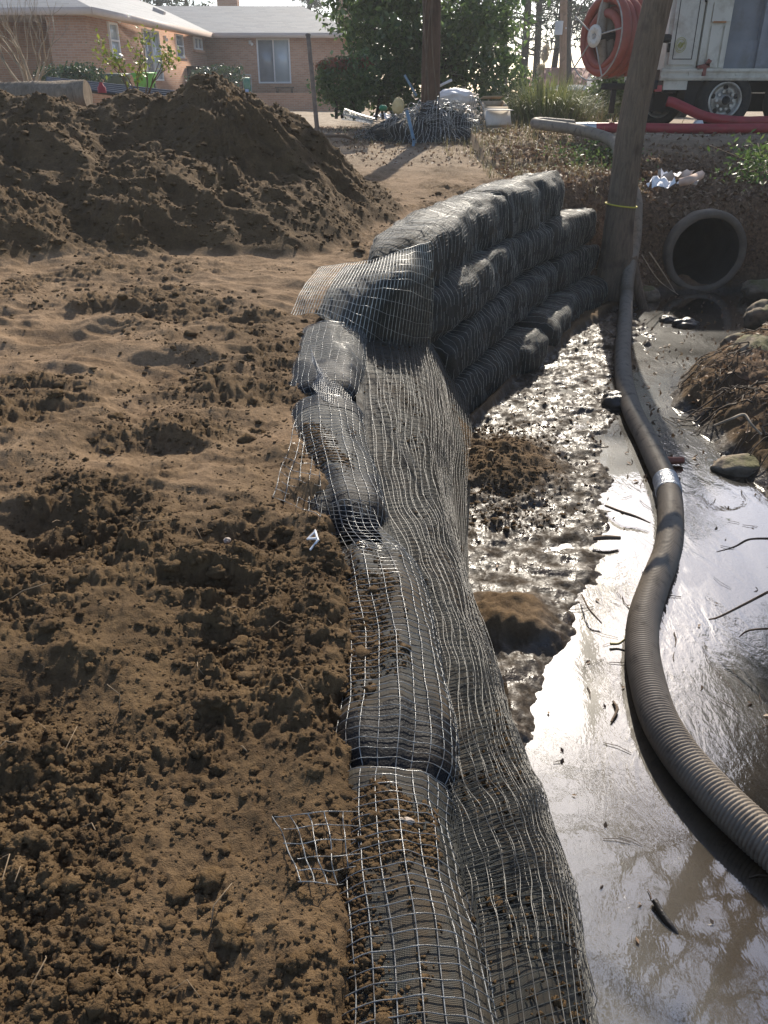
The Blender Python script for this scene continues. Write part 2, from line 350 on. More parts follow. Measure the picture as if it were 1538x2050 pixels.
def build_ground():
    ys = rows(); n = 860
    s = np.concatenate([[-9, -6, -4, -2.6, -1.8, -1.3, -1.0, -.8, -.7], np.linspace(-.62, .62, n), [.7, .8, 1.0, 1.3, 1.8, 2.6, 4, 6, 9]])
    w = .9 * np.clip(ys, 0, None) + .75
    X = np.clip(s[None, :] * w[:, None], -400, 400) + s[None, :] * .01; Y = np.repeat(ys[:, None], len(s), 1)
    Z, wet, lit, yard, moist = H(X, Y, True, True)
    V = np.stack([X, Y, Z], -1); nu, nv = X.shape
    I = np.arange(nu * nv).reshape(nu, nv); q = np.stack([I[:-1, :-1], I[:-1, 1:], I[1:, 1:], I[1:, :-1]], -1).reshape(-1, 4)
    c = V.reshape(-1, 3)[q].mean(1)
    inp = (np.hypot(c[:, 0] - PIPE_X, c[:, 2] - PIPE_Z) < PIPE_R - .03) & (c[:, 1] > PIPE_Y + .05) & (c[:, 1] < 13.5)
    mb = MB(); mb.add(V, q[~inp]); o = mb.build('ground', M_SOIL); setk(o, 'structure')
    for nm, a in (('wet', wet), ('litter', lit), ('yard', yard), ('moist', moist)):
        at = o.data.attributes.new(nm, 'FLOAT', 'POINT'); at.data.foreach_set('value', a.ravel().astype(np.float32))
    return o
build_ground()
# water -----------------------------------------------------------------------
m = NT('stream_water'); v = m.scaled(1.0, .45, 1.0)
hh = m.math('ADD', m.noise(9, 4, .6, v, .6), m.math('MULTIPLY', m.noise(34, 3, .6, v, .4), .35))
amt = m.ramp(m.noise(.9, 3), [(.42, .012), (.72, .20)])
nb = m.n('ShaderNodeBump', {'Height': hh, 'Strength': amt, 'Distance': .03}).outputs['Normal']
fr = m.n('ShaderNodeFresnel', {'IOR': 1.45, 'Normal': nb}).outputs[0]; fr = m.math('ADD', m.math('MULTIPLY', fr, 1.7), .18, True)
xs = m.n('ShaderNodeSeparateXYZ', {0: m.co()}).outputs[0]
murk = m.ramp(m.math('ADD', m.math('MULTIPLY', m.math('SUBTRACT', 1.45, xs), .7), m.math('MULTIPLY', m.noise(1.6, 4), .9)), [(.25, .06), (.75, .42)])
tr = m.n('ShaderNodeBsdfTransparent', {'Color': (.66, .51, .33, 1)}).outputs[0]
df = m.n('ShaderNodeBsdfDiffuse', {'Color': m.mix(m.ramp(m.math('ADD', xs, m.math('MULTIPLY', m.noise(1.3, 3), .9)), [(.0, 0.), (1., 1.)]) if False else m.ramp(m.math('SUBTRACT', m.math('ADD', m.math('MULTIPLY', xs, .8), m.math('MULTIPLY', m.noise(1.3, 3), .6)), .6), [(.25, 0.), (.85, 1.)]), (.27, .25, .21), (.12, .080, .042))}).outputs[0]
base = m.n('ShaderNodeMixShader', {0: murk, 1: tr, 2: df}).outputs[0]
g1 = m.n('ShaderNodeBsdfGlossy', {'Color': (1, 1, 1, 1), 'Roughness': .025, 'Normal': nb}).outputs[0]; g2 = m.n('ShaderNodeBsdfGlossy', {'Color': (1, 1, 1, 1), 'Roughness': .30, 'Normal': nb}).outputs[0]
gl = m.n('ShaderNodeMixShader', {0: m.ramp(m.noise(.8, 3), [(.35, .02), (.65, .13)]), 1: g1, 2: g2}).outputs[0]
M_WATER = m.done(m.n('ShaderNodeMixShader', {0: fr, 1: base, 2: gl}).outputs[0])
mb = MB(); ys = np.linspace(-3, 15, 60); a = []
for y in ys:
    x0 = np.interp(y, TOE_Y, TOE_X) - .12; x1 = np.interp(y, RB_Y, RB_X) + .35
    if y > 11.2: x0, x1 = PIPE_X - .46, PIPE_X + .46
    a.append([[lerp(x0, x1, t), y, .012] for t in np.linspace(0, 1, 12)])
mb.grid(np.array(a)[:, ::-1]); o = mb.build('stream_water', M_WATER); setk(o, 'structure')
# ------------------------------------------------------------------ loose soil clods
def ico(sub=0):
    import bmesh
    b = bmesh.new(); bmesh.ops.create_icosphere(b, subdivisions=sub + 1, radius=1); b.verts.ensure_lookup_table()
    V = np.array([v.co[:] for v in b.verts]); Fc = np.array([[v.index for v in f.verts] for f in b.faces]); b.free(); return V, Fc
ICO0, ICO1, ICO2 = ico(0), ico(1), ico(2)
def scatter_rocks(mb, pts, sizes, base, seed, flat=.75):
    g = np.random.default_rng(seed); V, Fc = base; n = len(pts); k = len(V)
    D = 1 + (.30 if k < 40 else .2) * g.standard_normal((n, k)); D = np.clip(D, .55, 1.6)
    sc = np.stack([g.uniform(.7, 1.3, n), g.uniform(.7, 1.3, n), g.uniform(.6, 1.0, n) * flat + .1], 1)
    an = g.uniform(0, 6.28, n); c, s_ = np.cos(an), np.sin(an)
    P = V[None] * D[..., None] * sc[:, None] * sizes[:, None, None]
    Q = np.stack([P[..., 0] * c[:, None] - P[..., 1] * s_[:, None], P[..., 0] * s_[:, None] + P[..., 1] * c[:, None], P[..., 2]], -1) + pts[:, None]
    mb.add(Q, (Fc[None] + (np.arange(n) * k)[:, None, None]).reshape(-1, 3))
def sand_points(n, y0, y1, seed, pw=1.0):
    g = np.random.default_rng(seed); Y = y0 * (y1 / y0) ** (g.random(n) ** pw); w = .50 * (.9 * Y + .75)
    X = g.uniform(-1, 1, n) * w * 1.15
    toe, cr, mud, rb = zones(X, Y); d = fbm(X * 1.6, Y * 1.6, 3, 91)
    sm = fbm(X * .75 + 4, Y * 1.1, 2, 33)
    k = (X < cr + .02) & (g.random(n) < .25 + .9 * sstep(-.2, .4, d)) & ~((sm > .12) & (Y > 2.6) & (Y < 8) & (g.random(n) < .9))
    X, Y = X[k], Y[k]; return np.stack([X, Y, H(X, Y)], 1)
mb = MB()
p = sand_points(70000, .5, 4.5, 1); g = np.random.default_rng(5)
scatter_rocks(mb, p, np.exp(g.normal(math.log(.0036), .45, len(p))), ICO0, 2)
p = sand_points(4200, .5, 2.6, 3); scatter_rocks(mb, p, np.exp(g.normal(math.log(.0085), .42, len(p))), ICO2, 4)
p = sand_points(5000, 2.0, 6, 13); scatter_rocks(mb, p, np.exp(g.normal(math.log(.0062), .5, len(p))), ICO1, 14)
gm = np.random.default_rng(23); x = gm.uniform(-7, .2, 15000); y = gm.uniform(6, 10.5, 15000); k = (mound_h(x, y) > .06); p = np.stack([x, y, H(x, y)], 1)[k]; scatter_rocks(mb, p, np.exp(gm.normal(math.log(.009), .5, len(p))), ICO1, 24)
p = sand_points(200, .7, 6, 8); scatter_rocks(mb, p, np.exp(g.normal(math.log(.022), .3, len(p))), ICO2, 9)
p = sand_points(7500, 3.5, 11, 5); scatter_rocks(mb, p, np.exp(g.normal(math.log(.0078), .55, len(p))), ICO1, 6)
# crumbs lying on the rolls and at the foot of the net
g = np.random.default_rng(17)
def crumbs(n, poly, spread, zoff, size, seed):
    gg = np.random.default_rng(seed); q, _ = resample(smooth(np.array(poly), 8), 200); i = gg.integers(0, 200, n)
    X = q[i] + np.stack([gg.normal(0, spread, n), gg.normal(0, .03, n), np.zeros(n)], 1)
    return X, np.exp(gg.normal(math.log(size), .45, n))
soil_mb = mb
# ------------------------------------------------------------------ geogrid bags
def frames(path):
    T = np.gradient(path, axis=0); T /= np.linalg.norm(T, axis=1, keepdims=True)
    S = np.cross(T, [0, 0, 1.0]); S /= np.linalg.norm(S, axis=1, keepdims=True); U = np.cross(S, T); return T, S, U
class Bag:
    """stuffed roll: path of its centre line, half width a, half height b"""
    def __init__(s, path, a, b, seed, blunt=7.0, wr=.02, sq=2.5, per=10, u0cap=True, u1cap=True, lim=.16, pinch=.62, lim0=None, pinch0=None):
        s.lim, s.pinch = lim, pinch; s.lim0, s.pinch0 = lim0 or lim, pinch0 or pinch
        pts = smooth(np.array(path, float), per); s.path, s.len = resample(pts, 90); s.a, s.b, s.seed, s.blunt, s.wr, s.sq = a, b, seed, blunt, wr, sq
        s.T, s.S, s.U = frames(s.path); s.c0, s.c1 = u0cap, u1cap
    def pt(s, u, v, off=0.0):
        u = np.asarray(u, float); v = np.asarray(v, float); idx = u * 89
        L = lambda A: np.stack([np.interp(idx, np.arange(90), A[:, k]) for k in range(3)], -1)
        C, S, U, T = L(s.path), L(s.S), L(s.U), L(s.T)
        e = np.ones_like(u)
        lim = s.lim0 / s.len
        if s.c0: e = e * np.clip(1 - np.clip((lim - u) / lim, 0, 1) ** 2.0 * s.pinch0, .05, 1)
        lim = s.lim / s.len
        if s.c1: e = e * np.clip(1 - np.clip((u - 1 + lim) / lim, 0, 1) ** 2.2 * s.pinch, .05, 1)
        cs, sn = np.cos(v), np.sin(v); q = 2 / s.sq
        x = np.sign(cs) * np.abs(cs) ** q; y = np.sign(sn) * np.abs(sn) ** q
        uu = u * s.len; vv = v / (2 * np.pi)
        wob = 1 + .10 * perlin(uu * 1.9, v * .6 + 3 * np.cos(v), s.seed) 
        n = s.wr * (1.3 * perlin(uu * 3.2 + .8 * np.sin(v), np.cos(v) * 1.5 + s.seed, s.seed + 1) + .6 * perlin(uu * 8 + 1.4 * np.sin(v + 1), np.cos(v) * 2.2, s.seed + 2)) + s.wr * .22 * perlin(uu * 20 + 2 * np.sin(v), np.sin(v) * 5, s.seed + 3)
        ra = (s.a * e * wob + n + off)[..., None]; rb_ = (s.b * e * wob + n * .8 + off)[..., None]
        return C + S * ra * x[..., None] + U * rb_ * y[..., None]
    def nrm(s, u, v):
        d = .004
        a = s.pt(np.clip(u + d, 0, 1), v) - s.pt(np.clip(u - d, 0, 1), v); b = s.pt(u, v + .03) - s.pt(u, v - .03)
        n = np.cross(a, b); n /= np.linalg.norm(n, axis=-1, keepdims=True) + 1e-9
        c = s.pt(u, v) - s.pt(u, v, -.05); f = np.sign((n * c).sum(-1, keepdims=True)); return n * np.where(f == 0, 1, f)
    def body(s, mb, nu=140, nv=44):
        U, V = np.meshgrid(np.linspace(0, 1, nu), np.linspace(0, 2 * np.pi, nv, endpoint=False), indexing='ij')
        mb.grid(s.pt(U, V), closed_v=True, caps=True)
    def net(s, mb, du, dv, w_u, w_v, t, off=.004, v0=0.0, v1=2 * math.pi, warp=.012, mi_u=0, mi_v=0, seed=0, u0=0.0, u1=1.0):
        per = math.pi * (3 * (s.a + s.b) - math.sqrt((3 * s.a + s.b) * (s.a + 3 * s.b))) * 1.04
        nu = max(3, int(s.len * (u1 - u0) / du)); nv = max(4, int(per * (v1 - v0) / 6.283 / dv))
        us = np.linspace(u0, u1, nu); vs = np.linspace(v0, v1, nv)
        def W(U, V):
            uu = U * s.len
            return (np.clip(U + warp / s.len * (perlin(uu * 4, V * 1.1, s.seed + 31 + seed) + .5 * perlin(uu * 12, V * 3, s.seed + 33)), 0, 1), V + warp / s.a * perlin(uu * 4 + 9, V * 1.1, s.seed + 32 + seed))
        K = 40
        U, V = np.meshgrid(us, np.linspace(v0, v1, K), indexing='ij'); U, V = W(U, V)
        N = s.nrm(U, V); mb.strands(s.pt(U, V, off), N, w_u, t, mi_u)
        K = max(30, int(s.len * (u1 - u0) / .02))
        V, U = np.meshgrid(vs, np.linspace(u0, u1, K), indexing='ij'); U, V = W(U, V)
        N = s.nrm(U, V); mb.strands(s.pt(U, V, off - .0012), N, w_v, t, mi_v)
def P3(lst): return [PZ(*q) for q in lst]
# --- far courses: face mid-line pixels and heights
FACE = {1: ([(826, 552, 1.31), (882, 525, 1.32), (959, 471, 1.34), (1027, 436, 1.36), (1076, 417, 1.37), (1134, 390, 1.38)], .26, .25),
        2: ([(830, 662, .93), (875, 635, .94), (954, 588, .95), (1029, 527, .96), (1085, 498, .96), (1135, 475, .96), (1198, 450, .96)], .26, .22),
        3: ([(895, 735, .52), (938, 700, .55), (989, 663, .55), (1036, 621, .55), (1074, 593, .55), (1116, 560, .55), (1205, 517, .55)], .27, .21),
        4: ([(925, 822, .15), (971, 780, .16), (1022, 740, .17), (1078, 715, .17), (1120, 668, .18), (1163, 616, .18), (1240, 583, .18)], .28, .20)}
CUTS = {1: [(0, .16), (.15, .56), (.55, .78), (.77, 1.0)], 2: [(0, .42), (.41, .72), (.71, 1.0)], 3: [(0, .30), (.29, .72), (.71, 1.0)], 4: [(0, .47), (.46, 1.0)]}
COURSE = {1: 'top course', 2: 'second course from the top', 3: 'third course from the top', 4: 'bottom course'}
BAGLAB = {(1, 0): 'black gridded bag in the top course, nearest the bend of the wall', (1, 1): 'longest black gridded bag of the top course, next to two white paper scraps',
          (1, 2): 'gridded bag with a dense pale overlapping net sleeve in the top course', (1, 3): 'dark end bag on top of the wall, highest of all the stacked bags',
          (2, 0): 'pale-lined bag in the second course from the top, at the bend', (2, 1): 'middle bag of the second course, below the pale net sleeve', (2, 2): 'end bag of the second course, close to the leaning tree trunk',
          (3, 0): 'near end bag of the third course, beside the spilled soil of the bend', (3, 1): 'long dark middle bag of the third course from the top', (3, 2): 'far end bag of the third course, against the foot of the tree',
          (4, 0): 'muddy near bag of the bottom course, on the wet creek mud', (4, 1): 'muddy bulging far bag of the bottom course, running to the grey hose'}
for k, (px, a, b) in FACE.items():
    f = np.array(P3(px)); f2, Ltot = resample(smooth(f, 8), 120)
    T = np.gradient(f2[:, :2], axis=0); T /= np.linalg.norm(T, axis=1, keepdims=True); nrm = np.stack([T[:, 1], -T[:, 0]], 1)
    c = f2.copy(); c[:, :2] -= nrm * (a - .01)
    for i, (s0, s1) in enumerate(CUTS[k]):
        seg = c[int(s0 * 119):int(s1 * 119) + 1]
        g = random.Random(k * 10 + i); aa = a * g.uniform(.95, 1.07); bb = b * g.uniform(.97, 1.05)
        if (k, i) == (1, 2): aa, bb = a * 1.07, b * 1.06
        if (k, i) == (1, 3): aa, bb = a * .98, b * 1.05
        bag = Bag(seg[::max(1, len(seg) // 7)] if len(seg) > 8 else seg, aa, bb, 100 * k + i, wr=.020, sq=3.5, lim=.08 if s1 < 1 else .2, pinch=.16 if s1 < 1 else .4, lim0=.55 if (k, i) == (1, 0) else None, pinch0=.55 if (k, i) == (1, 0) else None)
        t = thing('geogrid_bag', BAGLAB[(k, i)], 'sandbag', tuple(seg.mean(0) - [0, 0, bb]), 'sand filled geogrid bags stacked as the creek wall')
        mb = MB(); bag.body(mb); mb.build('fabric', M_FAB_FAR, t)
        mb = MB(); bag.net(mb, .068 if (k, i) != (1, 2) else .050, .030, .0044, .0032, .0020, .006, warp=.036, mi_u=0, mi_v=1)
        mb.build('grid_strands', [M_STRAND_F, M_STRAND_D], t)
# --- near rolls along the crest
def roll_path(l, rh): return [PZ(x, y, np.interp(0, [0], [z])) - np.array([0, 0, rh]) for x, y, z in l]
ROLLS = [([(668, 632, 1.30), (660, 680, 1.28), (648, 735, 1.27), (645, 775, 1.25)], .20, .15, 'short gridded roll at the bend, its pale grid arching over the top', 'roll_a'),
         ([(650, 770, 1.26), (655, 850, 1.23), (672, 930, 1.21), (686, 985, 1.20), (694, 1030, 1.15)], .175, .15, 'gridded roll ending in an open black mouth beside the white clip', 'roll_b'),
         ([(738, 1072, 1.16), (762, 1180, 1.165), (780, 1300, 1.165), (783, 1420, 1.16), (780, 1500, 1.145), (778, 1545, 1.14)], .158, .13, 'long gridded roll half buried in brown soil in the middle of the row', 'roll_c'),
         ([(778, 1525, 1.14), (776, 1590, 1.142), (790, 1720, 1.145), (812, 1880, 1.145), (828, 2060, 1.14), (840, 2300, 1.13), (850, 2800, 1.12)], .150, .13, 'nearest gridded roll, with the widest squares and a torn edge on the soil', 'roll_d')]
rolls = []
for i, (l, a, b, lab, nm) in enumerate(ROLLS):
    path = roll_path(l, b); bag = Bag(path, a, b, 500 + i, wr=.010, sq=2.2, lim=.06 if i == 3 else .13, pinch=.10 if i == 3 else (.25 if i == 2 else .5))
    t = thing('geogrid_roll', lab, 'sandbag roll', tuple(np.mean(path, 0) - [0, 0, b]), 'gridded rolls laid end to end along the crest')
    mb = MB(); bag.body(mb, 160, 48); mb.build('fabric', M_FAB_D if i in (0, 1) else M_FAB_R, t)
    mb = MB(); bag.net(mb, .026, .033, .0027, .0029, .0016, .007, v0=-.5, v1=math.pi + .45, warp=.006, u0=.02, u1=.995)
    rolls.append((t, bag, mb))
# net spans carried over the gaps between rolls, and torn edges on the soil
def span(mb, st, du=.026, dv=.034, w=.0034, lift=0.0, sag=.0):
    """stations: list of (left xyz, mid xyz, right xyz) going along the row"""
    A = np.array([[smooth(np.array(s), 10)[k] for k in range(21)] for s in st])  # stations x 21
    B = np.array([smooth(A[:, k], 14) for k in range(21)]); B = B.transpose(1, 0, 2)
    Lu = np.linalg.norm(np.diff(B[:, 10], axis=0), axis=1).sum(); Lv = np.linalg.norm(np.diff(B[len(B) // 2], axis=0), axis=1).sum()
    def at(u, v):
        i = u * (B.shape[0] - 1); j = v * 20; i0 = np.clip(np.floor(i).astype(int), 0, B.shape[0] - 2); j0 = np.clip(np.floor(j).astype(int), 0, 19)
        fi = (i - i0)[..., None]; fj = (j - j0)[..., None]
        q = lambda a, b: B[a, b]
        p = lerp(lerp(q(i0, j0), q(i0 + 1, j0), fi), lerp(q(i0, j0 + 1), q(i0 + 1, j0 + 1), fi), fj)
        p = p.copy(); p[..., 2] += .008 * perlin(u * Lu * 7, v * Lv * 7, 77); return p
    nu = max(2, int(Lu / du)); nv = max(2, int(Lv / dv))
    U, V = np.meshgrid(np.linspace(0, 1, nu + 1), np.linspace(0, 1, 40), indexing='ij'); N = np.zeros(U.shape + (3,)); N[..., 2] = 1
    mb.strands(at(U, V), N, w, .0018)
    V, U = np.meshgrid(np.linspace(0, 1, nv + 1), np.linspace(0, 1, 60), indexing='ij'); N = np.zeros(U.shape + (3,)); N[..., 2] = 1
    mb.strands(at(U, V), N, w, .0018)
span(rolls[2][2], [[PZ(655, 1010, 1.17), PZ(695, 1000, 1.215), PZ(748, 1020, 1.15)], [PZ(660, 1052, 1.12), PZ(710, 1058, 1.165), PZ(765, 1060, 1.13)], [PZ(680, 1110, 1.12), PZ(748, 1095, 1.185), PZ(812, 1100, 1.14)]])
span(rolls[0][2], [[PZ(612, 660, 1.24), PZ(640, 735, 1.275), PZ(690, 740, 1.2)], [PZ(604, 700, 1.22), PZ(650, 770, 1.27), PZ(700, 775, 1.2)], [PZ(596, 740, 1.2), PZ(650, 800, 1.255), PZ(705, 810, 1.18)]])
def gp(px, py, z0=1.1, up=.012):
    q = PZ(px, py, z0)
    for _ in range(4): q = PZ(px, py, gz(q[0], q[1]) + up)
    return q
def flap(root, TL, TR, BR, BL, nh, nv, seed):
    """loose net lying on the soil: follows the ground between four picture corners"""
    def pts(u, v):
        q = lerp(lerp(np.array(TL, float), np.array(TR, float), u[..., None]), lerp(np.array(BL, float), np.array(BR, float), u[..., None]), v[..., None])
        q = q + 7 * np.stack([perlin(u * 2.5, v * 2.5, seed), perlin(u * 2.5, v * 2.5, seed + 1)], -1)
        a, b = (q[..., 0] - 769) / F, (1025 - q[..., 1]) / F; d = np.stack([a, CP + b * SP, -SP + b * CP], -1); z = np.full(u.shape, 1.1)
        for _ in range(4): t = (z - CZ) / d[..., 2]; z = H(d[..., 0] * t, d[..., 1] * t) + .010 + .016 * np.clip(perlin(u * 3, v * 3, seed + 2) + .35, 0, 1)
        t = (z - CZ) / d[..., 2]; return d * t[..., None] + np.array([0, 0, CZ])
    mb = MB(); V, U = np.meshgrid(np.linspace(0, 1, nh), np.linspace(0, 1, 40), indexing='ij')
    for k in range(nh): U[k] = lerp(abs(perlin(np.array(k * 1.7), np.array(.3), seed)) * .25, 1, U[k])
    N = np.zeros(U.shape + (3,)); N[..., 2] = 1; mb.strands(pts(U, V), N, .0030, .0017)
    U, V = np.meshgrid(np.linspace(.06, 1, nv), np.linspace(0, 1, 40), indexing='ij'); N = np.zeros(U.shape + (3,)); N[..., 2] = 1; mb.strands(pts(U, V), N, .0030, .0017); mb.build('loose_edge', M_STRAND, root)
flap(rolls[1][0], (598, 825), (640, 815), (640, 1035), (540, 990), 12, 5, 401)
flap(rolls[3][0], (535, 1634), (722, 1622), (722, 1765), (600, 1770), 6, 6, 411)
for i, (t, bag, mb) in enumerate(rolls): mb.build('grid_strands', M_STRAND, t)
for i, ua, ub in ((0, .62, .995), (1, .74, .995), (1, .0, .2), (2, .80, .995)):
    mb = MB(); U, V = np.meshgrid(np.linspace(ua, ub, 30), np.linspace(-.55, math.pi + .55, 40), indexing='ij'); U = np.clip(U + .035 * perlin(V * 1.3 + i, U * 9, 60 + i), 0, .998); mb.grid(rolls[i][1].pt(U, V, .0025)); mb.build('black_liner', M_LINER, rolls[i][0])
# --- draped net down the creek side
ST = [((952, 2160, 1.075), (1225, 2200, .0)), ((925, 1850, 1.075), (1152, 1850, .0)), ((893, 1690, 1.075), (1100, 1660, .0)), ((858, 1540, 1.075), (1042, 1500, .01)), ((842, 1350, 1.09), (985, 1370, .02)),
      ((806, 1180, 1.09), (942, 1240, .03)), ((760, 1055, 1.10), (935, 1110, .03)), ((726, 930, 1.14), (937, 980, .04)), ((716, 790, 1.19), (945, 880, .08)), ((702, 650, 1.25), (925, 770, .25)), ((672, 590, 1.35), (862, 665, .74)), ((668, 560, 1.40), (850, 625, 1.0))]
TOP = smooth(np.array([PZ(*a) for a, b in ST]), 12); BOT = smooth(np.array([PZ(*b) for a, b in ST]), 12)
LS = np.linalg.norm(np.diff(TOP, axis=0), axis=1).sum(); LT = 1.2
def drape(u, v, off=0.0, amp=1.0, seed=0):
    i = np.clip(u, 0, 1) * (len(TOP) - 1)
    L = lambda A: np.stack([np.interp(i, np.arange(len(A)), A[:, k]) for k in range(3)], -1)
    a, b = L(TOP), L(BOT); p = lerp(a, b, v[..., None])
    uu = u * LS; fold = .030 * ridged(uu * .9 + v * 1.2, v * 2.6 - uu * .25, 2, 201 + seed) * np.sin(np.pi * np.clip(v, .02, .98)) ** .5 + .007 * perlin(uu * 7 + v * 5, v * 6, 203 + seed)
    bul = .10 * np.sin(np.pi * v) ** .8 + .05 * np.sin(2 * np.pi * v)
    e = (bul + amp * fold + off)
    p = p.copy(); p[..., 0] += e * .75; p[..., 2] += e * .55; return p
def drape_n(u, v):
    a = drape(u + .003, v) - drape(u - .003, v); b = drape(u, v + .01) - drape(u, v - .01); n = np.cross(b, a); n /= np.linalg.norm(n, axis=-1, keepdims=True)
    return n * np.sign(n[..., :1] + n[..., 2:] + 1e-6)
t = thing('draped_geogrid', 'long crumpled black geogrid net draped down the bank to the water', 'geogrid net', tuple(PZ(1000, 1400, 0)))
mb = MB(); U, V = np.meshgrid(np.linspace(0, 1, 420), np.linspace(0, 1, 110), indexing='ij'); mb.grid(drape(U, V, -.014)); mb.build('fabric', M_DRAPE, t)
def drape_net(mb, du, dv, off, skew, seed, wu, wv, u0=0., u1=1., v0=0., v1=1., mi=(0, 1), warp=1.0):
    nu = int(LS * (u1 - u0) / du); nv = int(LT * (v1 - v0) / dv)
    def W(U, V):
        return (np.clip(U + skew * (V - .5) + warp * .007 * perlin(U * LS * 1.5, V * 1.5, seed), 0, 1), np.clip(V + warp * np.sin(np.pi * np.clip(V, .02, 1)) ** .6 * (.06 * perlin(U * LS * 1.1, V * 2.2, seed + 1) + .016 * perlin(U * LS * 5, V * 8, seed + 2)), 0, 1.0))
    U, V = np.meshgrid(np.linspace(u0, u1, nu), np.linspace(v0, v1, 90), indexing='ij'); U, V = W(U, V)
    mb.strands(drape(U, V, off), drape_n(U, V), wu, .0016, mi[0])
    V, U = np.meshgrid(np.linspace(v0, v1, nv), np.linspace(u0, u1, 500), indexing='ij'); U, V = W(U, V)
    mb.strands(drape(U, V, off + .001), drape_n(U, V), wv, .0018, mi[1])
mb = MB(); drape_net(mb, .027, .036, .006, .02, 301, .0022, .0026, mi=(1, 0)); mb.build('grid_strands', [M_STRAND_M, M_STRAND_D], t)
mb = MB(); drape_net(mb, .030, .040, .016, -.05, 331, .0026, .0026, u0=.04, u1=.99, v0=.0, v1=.62, mi=(1, 0), warp=1.6); mb.build('grid_strands', [M_STRAND_M, M_STRAND_D], t)
# wing of net at the bend, folded out on the sand
wing = thing('geogrid_flap', 'pale stiff geogrid flap folded out on the sand at the bend', 'geogrid net', tuple(gp(620, 600, 1.28)))
WST = [[PZ(640, 535, 1.38), PZ(605, 580, 1.34), PZ(582, 632, 1.25)], [PZ(694, 527, 1.47), PZ(660, 575, 1.40), PZ(640, 628, 1.29)], [PZ(752, 519, 1.57), PZ(735, 570, 1.48), PZ(712, 668, 1.245)], [PZ(815, 497, 1.64), PZ(812, 570, 1.48), PZ(792, 725, .95)], [PZ(862, 484, 1.64), PZ(868, 590, 1.30), PZ(858, 725, .70)]]
mb = MB(); span(mb, WST, .036, .055, .0048); mb.build('grid_strands', M_STRAND_F, wing)
A = np.array(WST[1:]); B = np.array([smooth(A[:, k], 12) for k in range(3)]).transpose(1, 0, 2); B = np.array([smooth(r, 10) for r in B]); B[..., 2] += .010 * perlin(B[..., 0] * 9, B[..., 1] * 9, 9) - .022; B[..., 1] += .035; B[..., 0] -= .015
mb = MB(); mb.grid(B); mb.build('fabric', M_FAB_FAR, wing)
# crumbs over rolls
g = np.random.default_rng(19)
for (i, n, u0, u1, v0, v1, sz) in ((2, 16000, .06, .86, -.5, 2.3, .0040), (3, 8000, .05, .32, -.2, 2.7, .0040), (3, 12000, .1, .85, -.5, 2.0, .0034), (1, 5000, .30, .82, -.2, 2.4, .0046), (0, 900, .1, .95, -.1, .9, .005)):
    u = g.uniform(u0, u1, n); v = g.uniform(v0, v1, n); k = perlin(u * rolls[i][1].len * 5, v * 1.5, 7 + i) > -.25
    uc = (u - u0) / (u1 - u0); vc = (v - v0) / (v1 - v0); win = np.minimum(sstep(0, .3, uc), sstep(1, .7, uc)) * np.minimum(1, sstep(1, .45, vc)); nz = .5 + .9 * fbm(u * rolls[i][1].len * 6, v * 2.0, 3, 7 + i)
    k = win * 1.25 + nz - .75 > g.random(n) * .75
    p = rolls[i][1].pt(u[k], v[k], .001); scatter_rocks(soil_mb, p, np.exp(g.normal(math.log(sz * .72), .5, k.sum())), ICO1, 40 + i)
u = g.uniform(.0, 1, 5000); v = g.uniform(.02, .9, 5000); k = perlin(u * LS * 2, v * 3, 88) > .15
scatter_rocks(soil_mb, drape(u[k], v[k], -.008), np.exp(g.normal(math.log(.0034), .5, k.sum())), ICO1, 47)
n = 3000; y = g.uniform(4.4, 6.2, n); x = .75 + g.normal(0, .28, n) + (y - 5) * .15; scatter_rocks(soil_mb, np.stack([x, y, H(x, y)], 1), np.exp(g.normal(math.log(.006), .5, n)), ICO0, 48)
o = soil_mb.build('soil_clods', M_CLOD); tag(o, 'loose brown soil crumbs and clods scattered over the sand', 'soil clods', kind='stuff')
mb = MB(); g = np.random.default_rng(29); p = sand_points(260, .6, 5, 30)
for q in p:
    a = g.uniform(0, 6.28); L_ = g.uniform(.015, .075) * (1 + .25 * q[1]); c = np.array([math.cos(a), math.sin(a), g.uniform(-.1, .5)]) * L_; k = g.normal(0, .25, 3) * L_; k[2] = abs(k[2])
    mb.tube(np.array([q + [0, 0, .001], q + c * .5 + k + [0, 0, .004], q + c]), g.uniform(.0007, .0017), 4)
o = mb.build('root_bits', plain('straw_root', (.24, .17, .10), .8, .4, 9)); tag(o, 'thin pale root hairs and straw bits lying on the loose soil', 'root bits', kind='stuff')
#@@PART2@@
# ------------------------------------------------------------------ culvert
M_CONC = plain('old_concrete', (.17, .14, .105), .85, .3, 3, .5, dirt=(.10, .08, .055))
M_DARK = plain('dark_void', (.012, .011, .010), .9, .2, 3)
t = thing('culvert_pipe', 'round concrete culvert pipe opening in the leafy bank above the creek', 'culvert', (PIPE_X, PIPE_Y, -.05))
th = np.linspace(0, 2 * np.pi, 64, endpoint=False); mb = MB()
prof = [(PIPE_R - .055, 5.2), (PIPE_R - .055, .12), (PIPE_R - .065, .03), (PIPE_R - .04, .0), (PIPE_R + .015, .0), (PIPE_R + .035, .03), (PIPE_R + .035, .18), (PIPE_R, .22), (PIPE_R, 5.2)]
def ring(r, dy):
    rr = r + .006 * perlin(np.cos(th) * 4, np.sin(th) * 4 + dy, 5); return np.stack([PIPE_X + rr * np.cos(th), np.full(64, PIPE_Y + dy), PIPE_Z + rr * np.sin(th)], 1)
mb.grid(np.array([ring(*q) for q in prof[2:]]), closed_v=True); mb.build('barrel', M_CONC, t)
